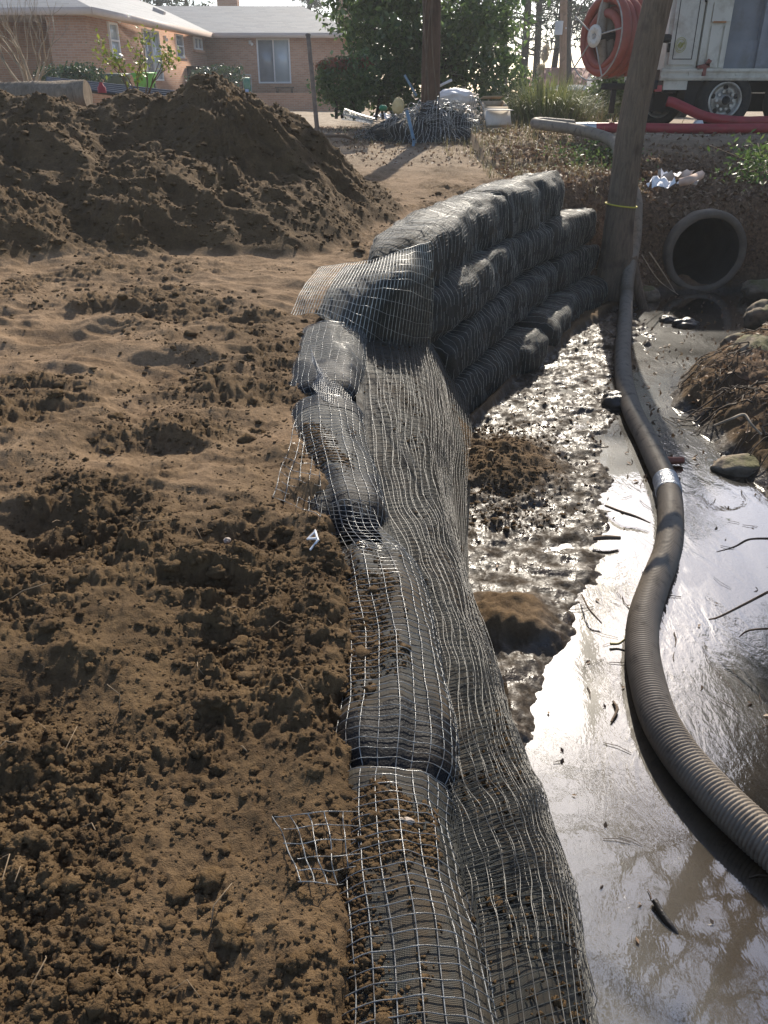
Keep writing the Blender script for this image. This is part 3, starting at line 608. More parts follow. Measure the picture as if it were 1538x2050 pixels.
mb = MB(); mb.grid(np.array([ring(*q) for q in prof[:3]]), closed_v=True); mb.build('lining', plain('shaded_concrete', (.055, .05, .042), .8, .3, 3, .5), t)  # inner face coloured darker than the barrel: painted shade inside the pipe
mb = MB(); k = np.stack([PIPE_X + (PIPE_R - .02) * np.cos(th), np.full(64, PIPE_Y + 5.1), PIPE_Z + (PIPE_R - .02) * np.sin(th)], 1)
k2 = k.copy(); k2[:, 1] += .1; mb.grid(np.array([k, k2]), closed_v=True, caps=True); mb.build('dark_end_disc', M_DARK, t)  # dark disc standing in for the darkness deep in the pipe
# ------------------------------------------------------------------ hoses
m = NT('hose_grey'); f = m.noise(5, 5); c = m.mix(f, (.20, .163, .12), (.36, .30, .23)); c = m.mix(m.ramp(m.noise(12, 5, .7), [(.52, 0.), (.72, .7)]), c, (.07, .05, .035))
M_HOSE = m.done(m.pbsdf(c, m.math('ADD', .38, m.math('MULTIPLY', m.noise(6, 4), .35)), m.bump(m.noise(90, 3), .2, .004), **{'Specular IOR Level': .35}))
M_RED = plain('hose_red', (.33, .035, .04), .5, .2, 5, .12, dirt=(.22, .04, .035))
M_ORANGE = plain('hose_orange', (.30, .06, .038), .5, .2, 5, .12, dirt=(.25, .07, .04))
M_TAPE = plain('silver_tape', (.62, .63, .64), .28, .12, 25, .6, metal=.55)
def hose_mesh(path, r, pitch, amp, name, mat, parent, n=22, per=4):
    q, L = resample(np.array(path), 4000); N = int(L / pitch * per); q, L = resample(q, N)
    k = np.arange(N) % per; rad = r + amp * np.cos(2 * np.pi * k / per)
    mb = MB(); mb.tube(q, rad, n, caps=True); return mb.build(name, mat, parent)
HP = [(1085, 243, 1.90), (1070, 246, 1.88), (1083, 250, 1.84), (1120, 254, 1.80), (1175, 263, 1.76), (1230, 281, 1.62)]
path = [PY(1150, 250, 15.3), PY(1105, 246, 15.45), PY(1078, 245, 15.3), PY(1072, 247, 14.9), PY(1095, 251, 14.4), PY(1140, 257, 14.0), PY(1190, 268, 13.4), PY(1232, 288, 12.8), np.array([3.30, 12.0, 1.55]), np.array([3.36, 11.4, 1.25]), np.array([3.30, 11.0, .98]), np.array([3.235, 10.72, .74])]
CRK = [(1257, 556), (1254, 600), (1251, 650), (1247, 700), (1250, 760), (1265, 820), (1290, 870), (1318, 930), (1337, 975), (1343, 1035), (1337, 1100), (1311, 1170), (1290, 1235), (1286, 1300), (1298, 1370), (1320, 1440), (1362, 1510), (1422, 1580), (1494, 1650), (1575, 1720), (1680, 1800)]
HR = .078
zz = np.interp(np.arange(len(CRK)), [0, 1, 2, 4, 20], [.42, .20, .12, .085, .085])
path += [PZ(x, y, z) for (x, y), z in zip(CRK, zz)]
hp = smooth(np.array(path), 14)
t = thing('suction_hose', 'grey brown ribbed suction hose snaking down the creek from the tree', 'hose', tuple(PZ(1290, 1240, 0)))
hose_mesh(hp, HR, .0165, .0042, 'ribbed_tube', M_HOSE, t)
d = np.linalg.norm(hp - PZ(1338, 972, .085), axis=1); i = int(d.argmin()); q, L = resample(hp[i - 6:i + 7], 60)
k = np.abs(np.linspace(0, L, 60) - L / 2) < .11; mb = MB(); qq = q[k]; mb.tube(qq, HR + .007 + .004 * np.sin(np.arange(len(qq)) * 1.7), 22); mb.build('tape_wrap', M_TAPE, t)
t = thing('red_hose', 'long red hose lying straight across the road with a silver taped end', 'hose', tuple(PY(1400, 258, 15.3)))
rp = smooth(np.array([PY(1152, 251, 15.3), PY(1200, 250, 15.35), PY(1260, 250, 15.35), PY(1330, 252, 15.3), PY(1440, 256, 15.2), PY(1540, 256, 15.2), PY(1700, 256, 15.2)]), 10)
rp[:, 2] = np.maximum(rp[:, 2], 1.84 + .075) * 0 + 1.84 + .082 + .006 * np.sin(rp[:, 0] * 2)
mb = MB(); mb.tube(rp, .080, 16); mb.build('tube', M_RED, t)
mb = MB(); q, L = resample(rp, 400); kk = np.linspace(0, L, 400) < .36; mb.tube(q[kk], .089, 16); mb.build('tape_wrap', M_TAPE, t)
t = thing('red_hose', 'upper red hose dropping from the truck pipe and curving along the wheels', 'hose', tuple(PY(1400, 235, 15.6)))
rp = smooth(np.array([PY(1336, 203, 15.75), PY(1350, 206, 15.7), PY(1376, 218, 15.6), PY(1405, 231, 15.55), PY(1440, 239, 15.5), PY(1490, 243, 15.5), PY(1545, 242, 15.5), PY(1700, 242, 15.5)]), 10)
rp[:, 2] = np.maximum(rp[:, 2], 1.84 + .082)
mb = MB(); mb.tube(rp, .080, 16); mb.build('tube', M_RED, t); mb = MB(); mb.tube(rp[:3] + [[-.03, 0, .0]], .095, 16); mb.build('coupling', M_DARK, t)
# ------------------------------------------------------------------ trees
def bark(name, a, b, sc=1.0):
    m = NT(name); v = m.scaled(34 * sc, 34 * sc, 4 * sc); f = m.noise(1.0, 6, .75, v, .6); c = m.mix(m.ramp(f, [(.3, 0.), (.7, 1.)]), a, b)
    c = m.mix(m.ramp(m.noise(3, 4), [(.55, 0.), (.7, .6)]), c, tuple(x * .6 for x in a))
    return m.done(m.pbsdf(c, .9, m.bump(f, 1.0, .04), **{'Specular IOR Level': .2}))
M_BARK = bark('bark_brown', (.13, .095, .066), (.30, .225, .155)); M_BARKG = bark('bark_grey', (.10, .085, .07), (.24, .20, .16)); M_BARKD = bark('bark_dark', (.035, .027, .02), (.09, .07, .05))
M_POLEW = bark('pole_wood', (.075, .042, .026), (.16, .095, .06), .8); M_POLEL = bark('pole_wood_light', (.22, .13, .08), (.36, .24, .16), .8)
M_LEAFD = leafmat('leaf_evergreen', [(.014, .035, .010), (.03, .07, .018), (.05, .10, .03), (.022, .05, .016)], .25, .28, .7)
M_LEAFB = leafmat('leaf_glossy', [(.05, .09, .026), (.10, .17, .05), (.17, .25, .08), (.07, .13, .04)], .5, .3, .7)
M_LEAFM = leafmat('leaf_mid', [(.05, .09, .022), (.09, .15, .045), (.14, .19, .06)], .45, .4)
M_LEAFY = leafmat('leaf_yellow', [(.16, .22, .03), (.30, .32, .05), (.10, .16, .03), (.38, .34, .10)], .4, .4)
M_LEAFR = leafmat('leaf_red', [(.22, .05, .03), (.28, .09, .04), (.12, .09, .03)], .35, .35)
M_NEEDLE = leafmat('needle', [(.022, .04, .016), (.04, .065, .028), (.06, .085, .04)], .25, .5)
M_DEAD = leafmat('dead_leaf', [(.10, .06, .034), (.20, .12, .065), (.32, .21, .12), (.15, .08, .042), (.42, .31, .20)], .15, .6)
M_DRYG = leafmat('dry_grass', [(.22, .17, .09), (.34, .27, .15), (.16, .15, .06), (.28, .25, .10)], .3, .6)
M_GRASSG = leafmat('green_blade', [(.12, .16, .04), (.22, .25, .08), (.30, .29, .12), (.07, .12, .05)], .35, .5)
M_TWIG = plain('twig_bark', (.14, .095, .06), .8, .35, 8, .4); M_TWIGL = plain('pale_twig', (.38, .30, .21), .75, .3, 8, .3)
def leaves(mb, C, size, seed, aspect=.5, up=.3, cup=.25, mi=0):
    """leaf shaped folded quads with centres C"""
    g = np.random.default_rng(seed); n = len(C); sz = np.broadcast_to(size, (n,)) * g.uniform(.6, 1.35, n)
    a = g.standard_normal((n, 3)); a /= np.linalg.norm(a, axis=1, keepdims=True); nn = g.standard_normal((n, 3)); nn[:, 2] += up * 3; b = np.cross(nn, a); b /= np.linalg.norm(b, axis=1, keepdims=True) + 1e-9; c = np.cross(a, b)
    s = sz[:, None]
    V = np.stack([C - a * s * .5, C + b * s * aspect * .5 + c * s * cup * .3, C + a * s * .5, C - b * s * aspect * .5 + c * s * cup * .3], 1)
    I = (np.arange(n) * 4)[:, None]; mb.add(V, np.concatenate([I + [[0, 1, 2]], I + [[0, 2, 3]]]), mi)
def crown_pts(blobs, n, seed, shell=.55, clump=.16, per=22):
    g = np.random.default_rng(seed); vol = np.array([b[3] * b[4] * b[5] for b in blobs]) ** .8; vol /= vol.sum(); k = max(1, n // per)
    bi = g.choice(len(blobs), k, p=vol); B = np.array(blobs)[bi]; dirs = g.standard_normal((k, 3)); dirs /= np.linalg.norm(dirs, axis=1, keepdims=True)
    r = g.uniform(shell ** 3, 1, k) ** (1 / 3); c = B[:, :3] + dirs * B[:, 3:6] * r[:, None]
    return (c[:, None] + g.normal(0, clump, (k, per, 3)) * [1, 1, .7]).reshape(-1, 3)
def branch(mb, p, d, L, r, depth, g, tips, spread=.6, up=.12, n=6, minr=.004):
    d = np.array(d, float) / np.linalg.norm(d); pts = [np.array(p, float)]
    k = 5
    for i in range(k):
        d = d + g.normal(0, .13, 3) + [0, 0, up * .3]; d /= np.linalg.norm(d); pts.append(pts[-1] + d * L / k)
    mb.tube(np.array(pts), np.linspace(r, r * .55, k + 1), max(4, n), caps=False)
    if depth == 0: tips.append(pts[-1]); tips.append(pts[-3]); return
    for j in range(g.integers(2, 4)):
        q = g.standard_normal(3); q -= d * q.dot(d); q /= np.linalg.norm(q); nd = d + q * spread * g.uniform(.5, 1.3) + [0, 0, up]
        s = pts[g.integers(2, k + 1)] if j else pts[-1]
        branch(mb, s, nd, L * g.uniform(.6, .85), max(minr, r * (.55 if j == 0 else .42)), depth - 1, g, tips, spread, up, n - 1, minr)
# leaning creek tree -----------------------------------------------------------
TB = np.array([3.02, 10.52, .12]); t = thing('creek_tree', 'leaning brown tree trunk at the end of the bag wall, tied with a yellow string', 'tree', tuple(TB))
tp = [TB, PY(1234, 520, 10.52), PY(1237, 470, 10.53), PY(1245, 400, 10.55), PY(1262, 270, 10.58), PY(1285, 150, 10.6), PY(1318, 0, 10.62), np.array([3.28, 10.7, 4.6]), np.array([3.5, 10.7, 6.3]), np.array([3.8, 10.4, 8.0])]
tp = smooth(np.array(tp), 9); L = np.linspace(0, 1, len(tp)); g = np.random.default_rng(4)
zz = tp[:, 2]; rad = np.interp(zz, [.1, .35, .6, .9, 1.4, 2.4, 3.5, 5, 8], [.30, .26, .205, .185, .172, .162, .165, .15, .09])
th = np.linspace(0, 2 * np.pi, 40, endpoint=False); P = np.stack([tp[:, None, 0] + rad[:, None] * (1 + .045 * perlin(np.cos(th)[None] * 2.4 + 0 * zz[:, None], np.sin(th)[None] * 2.4 + zz[:, None] * 1.1, 3) + .12 * sstep(.8, .1, zz)[:, None] * np.cos(5 * th + .7)[None]) * np.cos(th), tp[:, None, 1] + rad[:, None] * np.sin(th), np.repeat(zz[:, None], 40, 1)], -1)
mb = MB(); mb.grid(P, closed_v=True, caps=True)
for a, b_ in ((-.5, .5), (-1.4, .4), (-2.4, .6), (.4, .35)):
    mb.tube(smooth(np.array([[TB[0] + .12 * math.cos(a), TB[1] + .12 * math.sin(a), .62], [TB[0] + .24 * math.cos(a), TB[1] + .24 * math.sin(a), .3], [TB[0] + .40 * math.cos(a), TB[1] + .4 * math.sin(a), -.02]]), 6), [.09, .08, .05], 10)
mb.build('trunk', M_BARK, t)
mb = MB(); tips = []
for s, dr, L_, r in ((tp[-1], (.4, -.2, 1), 2.2, .085), (tp[-12], (.9, -.3, .7), 2.2, .07), (tp[-8], (1.0, .5, .6), 2.2, .06)):
    branch(mb, s, dr, L_, r, 3, g, tips, .75, .1)
mb.build('limbs', M_BARK, t)
mb = MB(); tips = np.array(tips); C = (tips[:, None] + g.normal(0, .16, (len(tips), 9, 3))).reshape(-1, 3); leaves(mb, C[::3], .085, 5); mb.build('foliage', M_LEAFD, t)
# yellow string
yz = PY(1240, 415, 10.5)[2]; i = int(np.abs(zz - yz).argmin()); mb = MB(); a = np.linspace(0, 2 * np.pi, 40)
pts = np.stack([tp[i, 0] + (rad[i] + .012) * 1.02 * np.cos(a), tp[i, 1] + (rad[i] + .012) * np.sin(a), tp[i, 2] - .02 * np.cos(a)], 1); mb.tube(pts, .010, 6, caps=False)
o = mb.build('yellow_string', plain('yellow_plastic', (.62, .52, .06), .5, .1)); tag(o, 'thin yellow string tied round the leaning tree trunk', 'string')
# tree out on the right bank (overhanging limbs are seen mirrored in the creek)
def bare_tree(base, lab, g, h=5.0, r=.16, lean=(.0, 0, 1), depth=4, leafn=0, name='bank_tree', grp=None, bm=None, lm=None):
    t = thing(name, lab, 'tree', tuple(base), grp); mb = MB(); tips = []; b = np.array(base, float); ln = np.array(lean, float); ln /= np.linalg.norm(ln)
    top = b + ln * h; pts = smooth(np.array([b - [0, 0, .2], b + ln * h * .3 + g.normal(0, .05, 3), b + ln * h * .65 + g.normal(0, .08, 3), top]), 6); mb.tube(pts, [r * 1.3, r, r * .85, r * .6], 12); mb.build('trunk', bm or M_BARK, t)
    mb = MB()
    for k in range(6):
        s = pts[g.integers(len(pts) // 2, len(pts))]; q = g.standard_normal(3); q[2] = abs(q[2]) * .6 + .5; branch(mb, s, q, h * g.uniform(.3, .5), r * .42, depth - 1, g, tips, .7, .12)
    branch(mb, top, ln, h * .45, r * .6, depth, g, tips, .6, .15); mb.build('limbs', bm or M_BARK, t)
    if leafn:
        mb = MB(); tp_ = np.array(tips); C = (tp_[:, None] + g.normal(0, .2, (len(tp_), leafn, 3))).reshape(-1, 3); leaves(mb, C, .09, 6); mb.build('foliage', lm or M_LEAFD, t)
    return t
t = thing('bank_tree', 'big forked bank tree beside the creek whose dark limbs show mirrored in the water', 'tree', (4.35, 6.3, .9)); g = np.random.default_rng(31); mb = MB(); b = np.array([4.35, 6.3, .7])
mb.tube(smooth(np.array([b, b + [.0, .05, 1.6], b + [-.05, .1, 3.0]]), 8), [.34, .26, .24], 16); mb.build('trunk', M_BARK, t)
mb = MB(); tips = []; f = b + [-.05, .1, 2.9]
for pts, r in (([f, f + [-.35, .1, 1.4], f + [-.5, .3, 3.2], f + [-.9, .5, 5.6]], .17), ([f, f + [.25, .2, 1.6], f + [.5, .3, 3.6], f + [.4, .7, 6.5]], .16), ([f + [0, 0, -.6], f + [-.7, -.4, .8], f + [-1.2, -.6, 2.4], f + [-1.5, -.4, 4.6]], .11), ([f + [0, 0, -.2], f + [.5, -.6, 1.2], f + [.8, -1.0, 3.4]], .10)):
    q = smooth(np.array(pts), 8); mb.tube(q, np.linspace(r, r * .35, len(q)), 10)
    for k in range(7): branch(mb, q[g.integers(len(q) // 3, len(q))], g.standard_normal(3) * [1, 1, .4] + [0, 0, .5], g.uniform(1.0, 1.9), r * .34, 2, g, tips, .7, .1)
mb.build('limbs', M_BARK, t); mb = MB(); tips = np.array(tips); leaves(mb, (tips[:, None] + g.normal(0, .15, (len(tips), 4, 3))).reshape(-1, 3), .08, 6); mb.build('foliage', M_LEAFD, t)
# big evergreen by the pole
def leafy(base, lab, blobs, n, size, mat, seed, name='evergreen_tree', cat='tree', trunk_r=.12, bmat=None, grp=None, clump=.2, extra=None, stems=1, aspect=.5, th=None, shell=.55):
    t = thing(name, lab, cat, tuple(base), grp); g = np.random.default_rng(seed); mb = MB(); b = np.array(base, float); bl = np.array(blobs, float)
    for s in range(stems):
        o = g.normal(0, .12 * (stems > 1) * 2, 3) * [1, 1, 0]
        c = bl[g.integers(len(bl))][:3] if stems > 1 else bl[:, :3].mean(0)
        mb.tube(smooth(np.array([b + o - [0, 0, .15], lerp(b + o, c, .35) + g.normal(0, .06, 3), lerp(b + o, c, .7), c]), 5), [trunk_r * 1.2, trunk_r, trunk_r * .8, trunk_r * .4], 8)
    for q in bl:
        if stems == 1: mb.tube(smooth(np.array([lerp(b, bl[:, :3].mean(0), .55), lerp(b, q[:3], .75), q[:3]]), 5), [trunk_r * .55, trunk_r * .35, trunk_r * .12], 6)
    mb.build('trunk' if cat == 'tree' else 'stem', bmat or M_BARKD, t)
    mb = MB(); leaves(mb, crown_pts(blobs, n, seed + 1, shell, clump), size, seed + 2, aspect); mb.build('crown' if cat == 'tree' else 'foliage', mat, t)
    if extra:
        mb = MB(); leaves(mb, extra[0], size, seed + 3, aspect); mb.build('new_growth', extra[1], t)
    return t
def blob(px, py, Y, rx, ry, rz): c = PY(px, py, Y); return (c[0], c[1], c[2], rx, ry, rz)
leafy((7.0, 10.2, 1.5), 'dense dark evergreen tree right of the culvert, reaching above the truck', [(6.9, 10.0, 6.6, 1.5, 1.6, 1.6), (7.6, 9.0, 5.4, 1.3, 1.4, 1.2), (6.6, 9.2, 8.0, 1.2, 1.3, 1.2), (7.8, 10.8, 7.4, 1.5, 1.5, 1.5), (6.3, 7.6, 6.6, .8, .9, .8)], 9000, .16, M_LEAFD, 33, clump=.2, shell=.4)
Yt = 21.0
leafy(PY(905, 228, Yt), 'big dark glossy evergreen tree behind the brown utility pole', [blob(790, 60, Yt, 1.35, 1.2, .75), blob(720, 20, Yt, .7, .8, .7), blob(880, 110, Yt, 1.3, 1.1, .75), blob(960, 90, Yt, .95, 1.0, 1.0), blob(900, 10, Yt, 1.9, 1.3, 1.0), blob(780, -60, Yt, 1.7, 1.3, 1.0), blob(1000, 150, Yt, .5, .6, .6), blob(830, 140, Yt, .7, .7, .45), blob(990, -20, Yt, .6, .8, .9), blob(740, 100, Yt, .35, .4, .3)],
      15000, .16, M_LEAFB, 61, clump=.17, shell=.45, trunk_r=.11)
leafy(PY(705, 222, 19.5), 'rounded glossy bush with reddish young tips beside the brick patio wall', [blob(690, 168, 19.5, .62, .55, .50), blob(720, 150, 19.5, .38, .4, .4), blob(660, 160, 19.5, .26, .3, .35), blob(700, 195, 19.5, .45, .4, .3)], 4600, .10, M_LEAFB, 71, 'garden_bush', 'bush', .03, clump=.10, stems=4,
      extra=(crown_pts([blob(675, 130, 19.5, .42, .4, .10), blob(720, 130, 19.5, .25, .3, .08)], 520, 5, .1, .07), M_LEAFR))
leafy(PY(770, 225, 20.5), 'mid green shrub between the reddish bush and the utility pole', [blob(775, 150, 20.5, .62, .5, .55), blob(810, 175, 20.5, .5, .5, .5), blob(755, 185, 20.5, .5, .5, .4), blob(760, 115, 20.5, .3, .3, .3)], 4200, .11, M_LEAFM, 75, 'garden_bush', 'bush', .03, clump=.13, stems=4)
leafy(PY(1215, 228, 20.0), 'leafy green bush under the hose reel of the truck', [blob(1222, 175, 20, .40, .4, .5), blob(1205, 205, 20, .42, .4, .35), blob(1238, 205, 20, .35, .4, .35), blob(1222, 150, 20, .22, .3, .25)], 2400, .12, M_LEAFM, 79, 'garden_bush', 'bush', .03, clump=.1, stems=3)
leafy(PY(165, 176, 24), 'low dark clipped shrub in front of the brick corner', [blob(165, 155, 24, .55, .5, .32), blob(150, 160, 24, .35, .4, .25)], 2600, .09, M_LEAFD, 83, 'garden_bush', 'bush', .03, clump=.08, stems=3)
leafy(PY(105, 176, 25), 'small dark shrub at the mouth of the porch', [blob(105, 155, 25, .38, .4, .25)], 1200, .09, M_LEAFD, 84, 'garden_bush', 'bush', .03, clump=.08, stems=3)
leafy(PY(455, 180, 38), 'dark shrub against the brick wall next to the small windows', [blob(448, 152, 38, .85, .6, .35), blob(405, 160, 38, .5, .5, .4)], 1800, .16, M_LEAFD, 85, 'garden_bush', 'bush', .03, clump=.12, stems=3)
leafy(PY(1020, 232, 19), 'low scrubby growth between the evergreen tree and the tall grass', [blob(1000, 190, 20, .6, .4, .25), blob(1035, 180, 20, .4, .4, .35), blob(960, 200, 20, .6, .4, .2)], 1500, .10, M_LEAFM, 86, 'garden_bush', 'bush', .02, clump=.16, stems=5)
# yellow leaved sapling in front of the house
g = np.random.default_rng(90); yb = PY(283, 200, 10.4); t = thing('yellow_shrub', 'sparse young shrub with yellow green leaves in front of the glass door', 'shrub', tuple(yb)); mb = MB(); tips = []
for dr in ((-.5, 0, 1), (.1, .1, 1), (.6, 0, .9), (-.1, -.2, 1), (.35, .1, 1.2), (-.8, .1, .8)): branch(mb, yb - [0, 0, .1], dr, .36, .012, 2, g, tips, .55, .1, 5, .003)
mb.build('stem', M_TWIG, t); mb = MB(); tips = np.array(tips); C = (tips[:, None] + g.normal(0, .045, (len(tips), 7, 3))).reshape(-1, 3); leaves(mb, C, .05, 91, .6); mb.build('foliage', M_LEAFY, t)
# bare shrub at far left
g = np.random.default_rng(95); sb = PY(62, 176, 11.2); t = thing('bare_shrub', 'leafless pale multi stemmed shrub behind the fallen log', 'shrub', tuple(sb)); mb = MB(); tips = []
for dr in ((-.35, 0, 1), (.1, .1, 1), (.45, 0, 1), (-.75, -.2, .9), (.2, .1, 1.2), (-1.1, .1, .7), (-.1, 0, 1)): branch(mb, sb - [0, 0, .15], dr, .48, .022, 3, g, tips, .38, .12, 6, .003)
mb.build('stem', M_TWIGL, t)
# far woodland behind: pines and bare trees
def pine(base, lab, h, g, grp='tall trees far behind the yard', w=1.0, start=.35, n=1500, size=.45):
    t = thing('pine_tree', lab, 'tree', tuple(base), grp); b = np.array(base, float); mb = MB(); top = b + [g.normal(0, .4), g.normal(0, .3), h]
    mb.tube(smooth(np.array([b - [0, 0, .3], lerp(b, top, .4) + g.normal(0, .15, 3), top]), 6), [.24, .18, .05], 8)
    C = []
    for k in range(26):
        f = g.uniform(start, 1); s = lerp(b, top, f); a = g.uniform(0, 6.28); L = w * h * .20 * (1.15 - f) * g.uniform(.6, 1.4) + .3; e = s + [L * math.cos(a), L * math.sin(a), L * .15]
        mb.tube(np.array([s, lerp(s, e, .5) + [0, 0, -.05], e]), [.06, .04, .015], 5)
        C.append(lerp(s, e, g.uniform(.35, 1.05, n // 26)[:, None]) + g.normal(0, .28 + .1 * L, (n // 26, 3)) * [1, 1, .5])
    mb.build('trunk', M_BARKD, t); mb = MB(); leaves(mb, np.concatenate(C), size, int(g.integers(1e6)), .22); mb.build('crown', M_NEEDLE, t)
g = np.random.default_rng(101)
for k, (px, Y, h, st) in enumerate([(1045, 48, 12, .15), (1072, 56, 14, .2), (1010, 52, 13, .2), (1100, 62, 14, .25), (1145, 50, 11, .3), (1172, 66, 14, .3), (1195, 58, 11, .35), (1228, 70, 14, .3), (1262, 62, 12, .3), (965, 60, 15, .3), (930, 66, 14, .3), (1120, 72, 15, .3), (1300, 70, 13, .3), (1350, 75, 14, .3)]):
    q = PY(px, 190, Y); pine((q[0], q[1], 1.5), 'tall hazy pine standing far behind the yard near the thin pole', h, g, start=st)
for k, (px, Y, h) in enumerate([(330, 62, 9.5), (395, 66, 9.6), (300, 70, 10), (730, 60, 9.4), (700, 70, 9.5), (640, 74, 9.0)]):
    q = PY(px, 150, Y); pine((q[0], q[1], 1.5), 'pine top rising behind the grey house roof', h, g, grp='pines behind the house roof', start=.5, n=1100)
# ------------------------------------------------------------------ poles
def pole(px0, py0, px1, py1, Y, r, lab, mat, ztop=8.0, extra=None):
    a = PY(px0, py0, Y); b = PY(px1, py1, Y); d = (b - a) / (b[2] - a[2]); top = a + d * (ztop - a[2]); t = thing('utility_pole', lab, 'pole', tuple(a)); mb = MB()
    q, _ = resample(np.array([a - d * .3, top]), 40); mb.tube(q, np.linspace(r * 1.05, r * .85, 40), 20); mb.build('post', mat, t); return t, a, d
t, a, d = pole(862, 250, 865, 0, 16.2, .158, 'thick brown wooden utility pole rising out of the net heap', M_POLEW, 8)
mb = MB(); g = np.random.default_rng(3)
for k in range(5):
    an = g.uniform(3.4, 5.6); q = [a + d * z_ + [(.165) * math.cos(an + .5 * math.sin(z_ * 1.7 + k)), .165 * math.sin(an + .5 * math.sin(z_ * 1.7 + k)), 0] for z_ in np.linspace(0, 3.2, 24)]; mb.tube(np.array(q), .010, 5)
mb.build('vine', M_TWIG, t)
t, a, d = pole(1126, 205, 1129, 0, 38, .15, 'thin pale utility pole standing beyond the tall grass', M_POLEL, 9)
mb = MB(); q = PY(1119, 56, 37.8); mb.tube(np.array([q - [0, 0, .24], q + [0, 0, .24]]), .16, 14); mb.box(q + [.2, .1, 0], (.25, .06, .06)); mb.build('transformer', plain('grey_paint', (.45, .47, .48), .5, .1), t)
# ------------------------------------------------------------------ steel post and bits by it
M_STEEL = plain('rusty_steel', (.16, .13, .11), .55, .3, 12, .3, metal=.3); M_WHITE = plain('white_plastic', (.75, .76, .78), .45, .06, 8, .1)
a = PY(641, 318, 14.6); b = PY(617, 70, 14.6); t = thing('steel_post', 'tall thin rusty steel post standing behind the sand mound', 'post', tuple(a)); mb = MB(); mb.tube(np.array([a - (b - a) * .06, lerp(a, b, .5), b]), [.040, .036, .034], 12); mb.build('shaft', M_STEEL, t); mb = MB(); mb.tube(np.array([b - (b - a) * .006, b + (b - a) * .006, b + (b - a) * .012]), [.044, .044, .03], 12); mb.build('cap', M_STEEL, t)
t = thing('block', 'dark angular lump lying at the foot of the steel post', 'block', tuple(gp(655, 318, 1.4))); mb = MB(); q = gp(656, 314, 1.4); mb.box(q + [0, 0, .05], (.34, .25, .16), .3, 0, .1, .12); mb.box(q + [.12, 0, .0], (.25, .2, .10), -.2, 0, .1, -.2); mb.build('lump', M_DARK, t)
def stick(name, lab, cat, pts, r, mat, n=6, grp=None, sm=6):
    mb = MB(); mb.tube(smooth(np.array(pts), sm), r, n); o = mb.build(name, mat); tag(o, lab, cat, grp); return o
G = lambda x, y, z0=1.4, up=.02: gp(x, y, z0, up)
stick('pale_stick', 'short pale bare stick lying right of the steel post', 'stick', [G(664, 309), G(684, 309), G(704, 316)], [.035, .03, .02], M_TWIGL)
stick('dark_branch', 'dark crooked branch on the ground behind the steel post', 'branch', [G(645, 272), G(690, 273), G(712, 283)], [.03, .03, .012], M_TWIG)
stick('thin_rod', 'thin straight rod on the soil above the bag wall', 'rod', [G(968, 334), G(1005, 322), G(1046, 308)], [.014, .014, .014], M_TWIGL)
t = thing('white_stakes', 'two crossed white stakes dropped on the brown soil', 'stakes', tuple(G(935, 320))); mb = MB()
for p0, p1 in (((921, 326), (938, 311)), ((940, 328), (943, 311)), ((930, 310), (954, 312))): mb.tube(np.array([G(*p0, up=.04), G(*p1, up=.05)]), .035, 8)
mb.build('stake', M_WHITE, t)
# white clip by the black roll mouth, small litter on the sand
c = gp(628, 1075, 1.1, .02); t = thing('white_clip', 'white bent plastic clip on the soil beside the black roll mouth', 'clip', tuple(c)); mb = MB()
z_ = .02
for pl in ([(615, 1080), (632, 1063)], [(631, 1062), (637, 1082)], [(637, 1081), (621, 1101)], [(619, 1079), (634, 1078)]): mb.tube(np.array([gp(x, y, 1.1, .016) for x, y in pl]), [.0045, .0055, .0045], 4)
mb.build('strip', M_WHITE, t)
def scrap(name, lab, cat, px, py, w, h, mat, z0=1.2, up=.02, seed=0, rot=0., grp=None, fold=.25):
    q = gp(px, py, z0, up); g = np.random.default_rng(seed + int(px)); n = 9; U, V = np.meshgrid(np.linspace(-.5, .5, n), np.linspace(-.5, .5, n), indexing='ij'); rr = 1 - .3 * np.abs(perlin(U * 3 + px, V * 3, 5))
    x = U * w * rr; y = V * h * rr; zz_ = fold * min(w, h) * (perlin(U * 3 + px, V * 3 + py, 6) + .5); c_, s_ = math.cos(rot), math.sin(rot)
    P = np.stack([q[0] + x * c_ - y * s_, q[1] + x * s_ + y * c_, q[2] + np.abs(zz_)], -1); P2 = P - [0, 0, .004]; mb = MB(); mb.grid(P); mb.grid(P2[:, ::-1]); o = mb.build(name, mat); tag(o, lab, cat, grp); return o
scrap('paper_scrap', 'larger white paper scrap on the sand behind the top course', 'paper', 832, 470, .17, .12, M_WHITE, 1.35, .03)
scrap('paper_scrap', 'smaller white paper scrap next to the larger one behind the top course', 'paper', 878, 455, .10, .07, M_WHITE, 1.4, .03)
q = gp(455, 1082, 1.1, .012)
def rock(name, lab, cat, q, s, mat, seed, amp=.22, grp=None, flat=(1, 1, 1), sub=3):
    V, Fc = ico(sub); V = V.copy(); n = perlin(V[:, 0] * 1.6 + seed, V[:, 1] * 1.6 + V[:, 2], seed) * amp + .4 * amp * perlin(V[:, 0] * 4 + V[:, 2] * 2, V[:, 1] * 4 - V[:, 2] * 3, seed + 1)
    V = V * (1 + n)[:, None] * np.array(s) + q; mb = MB(); mb.add(V, Fc); o = mb.build(name, mat); tag(o, lab, cat, grp); return o
M_STONE = plain('pale_stone', (.40, .33, .27), .8, .2, 30, .4)
rock('pebble', 'small pinkish pebble lying alone on the dark soil', 'pebble', q, (.011, .013, .010), M_STONE, 3)
rock('pebble', 'split tan pebble caught under the squares of the nearest roll', 'pebble', PZ(812, 1645, 1.145), (.020, .011, .009), M_STONE, 4)
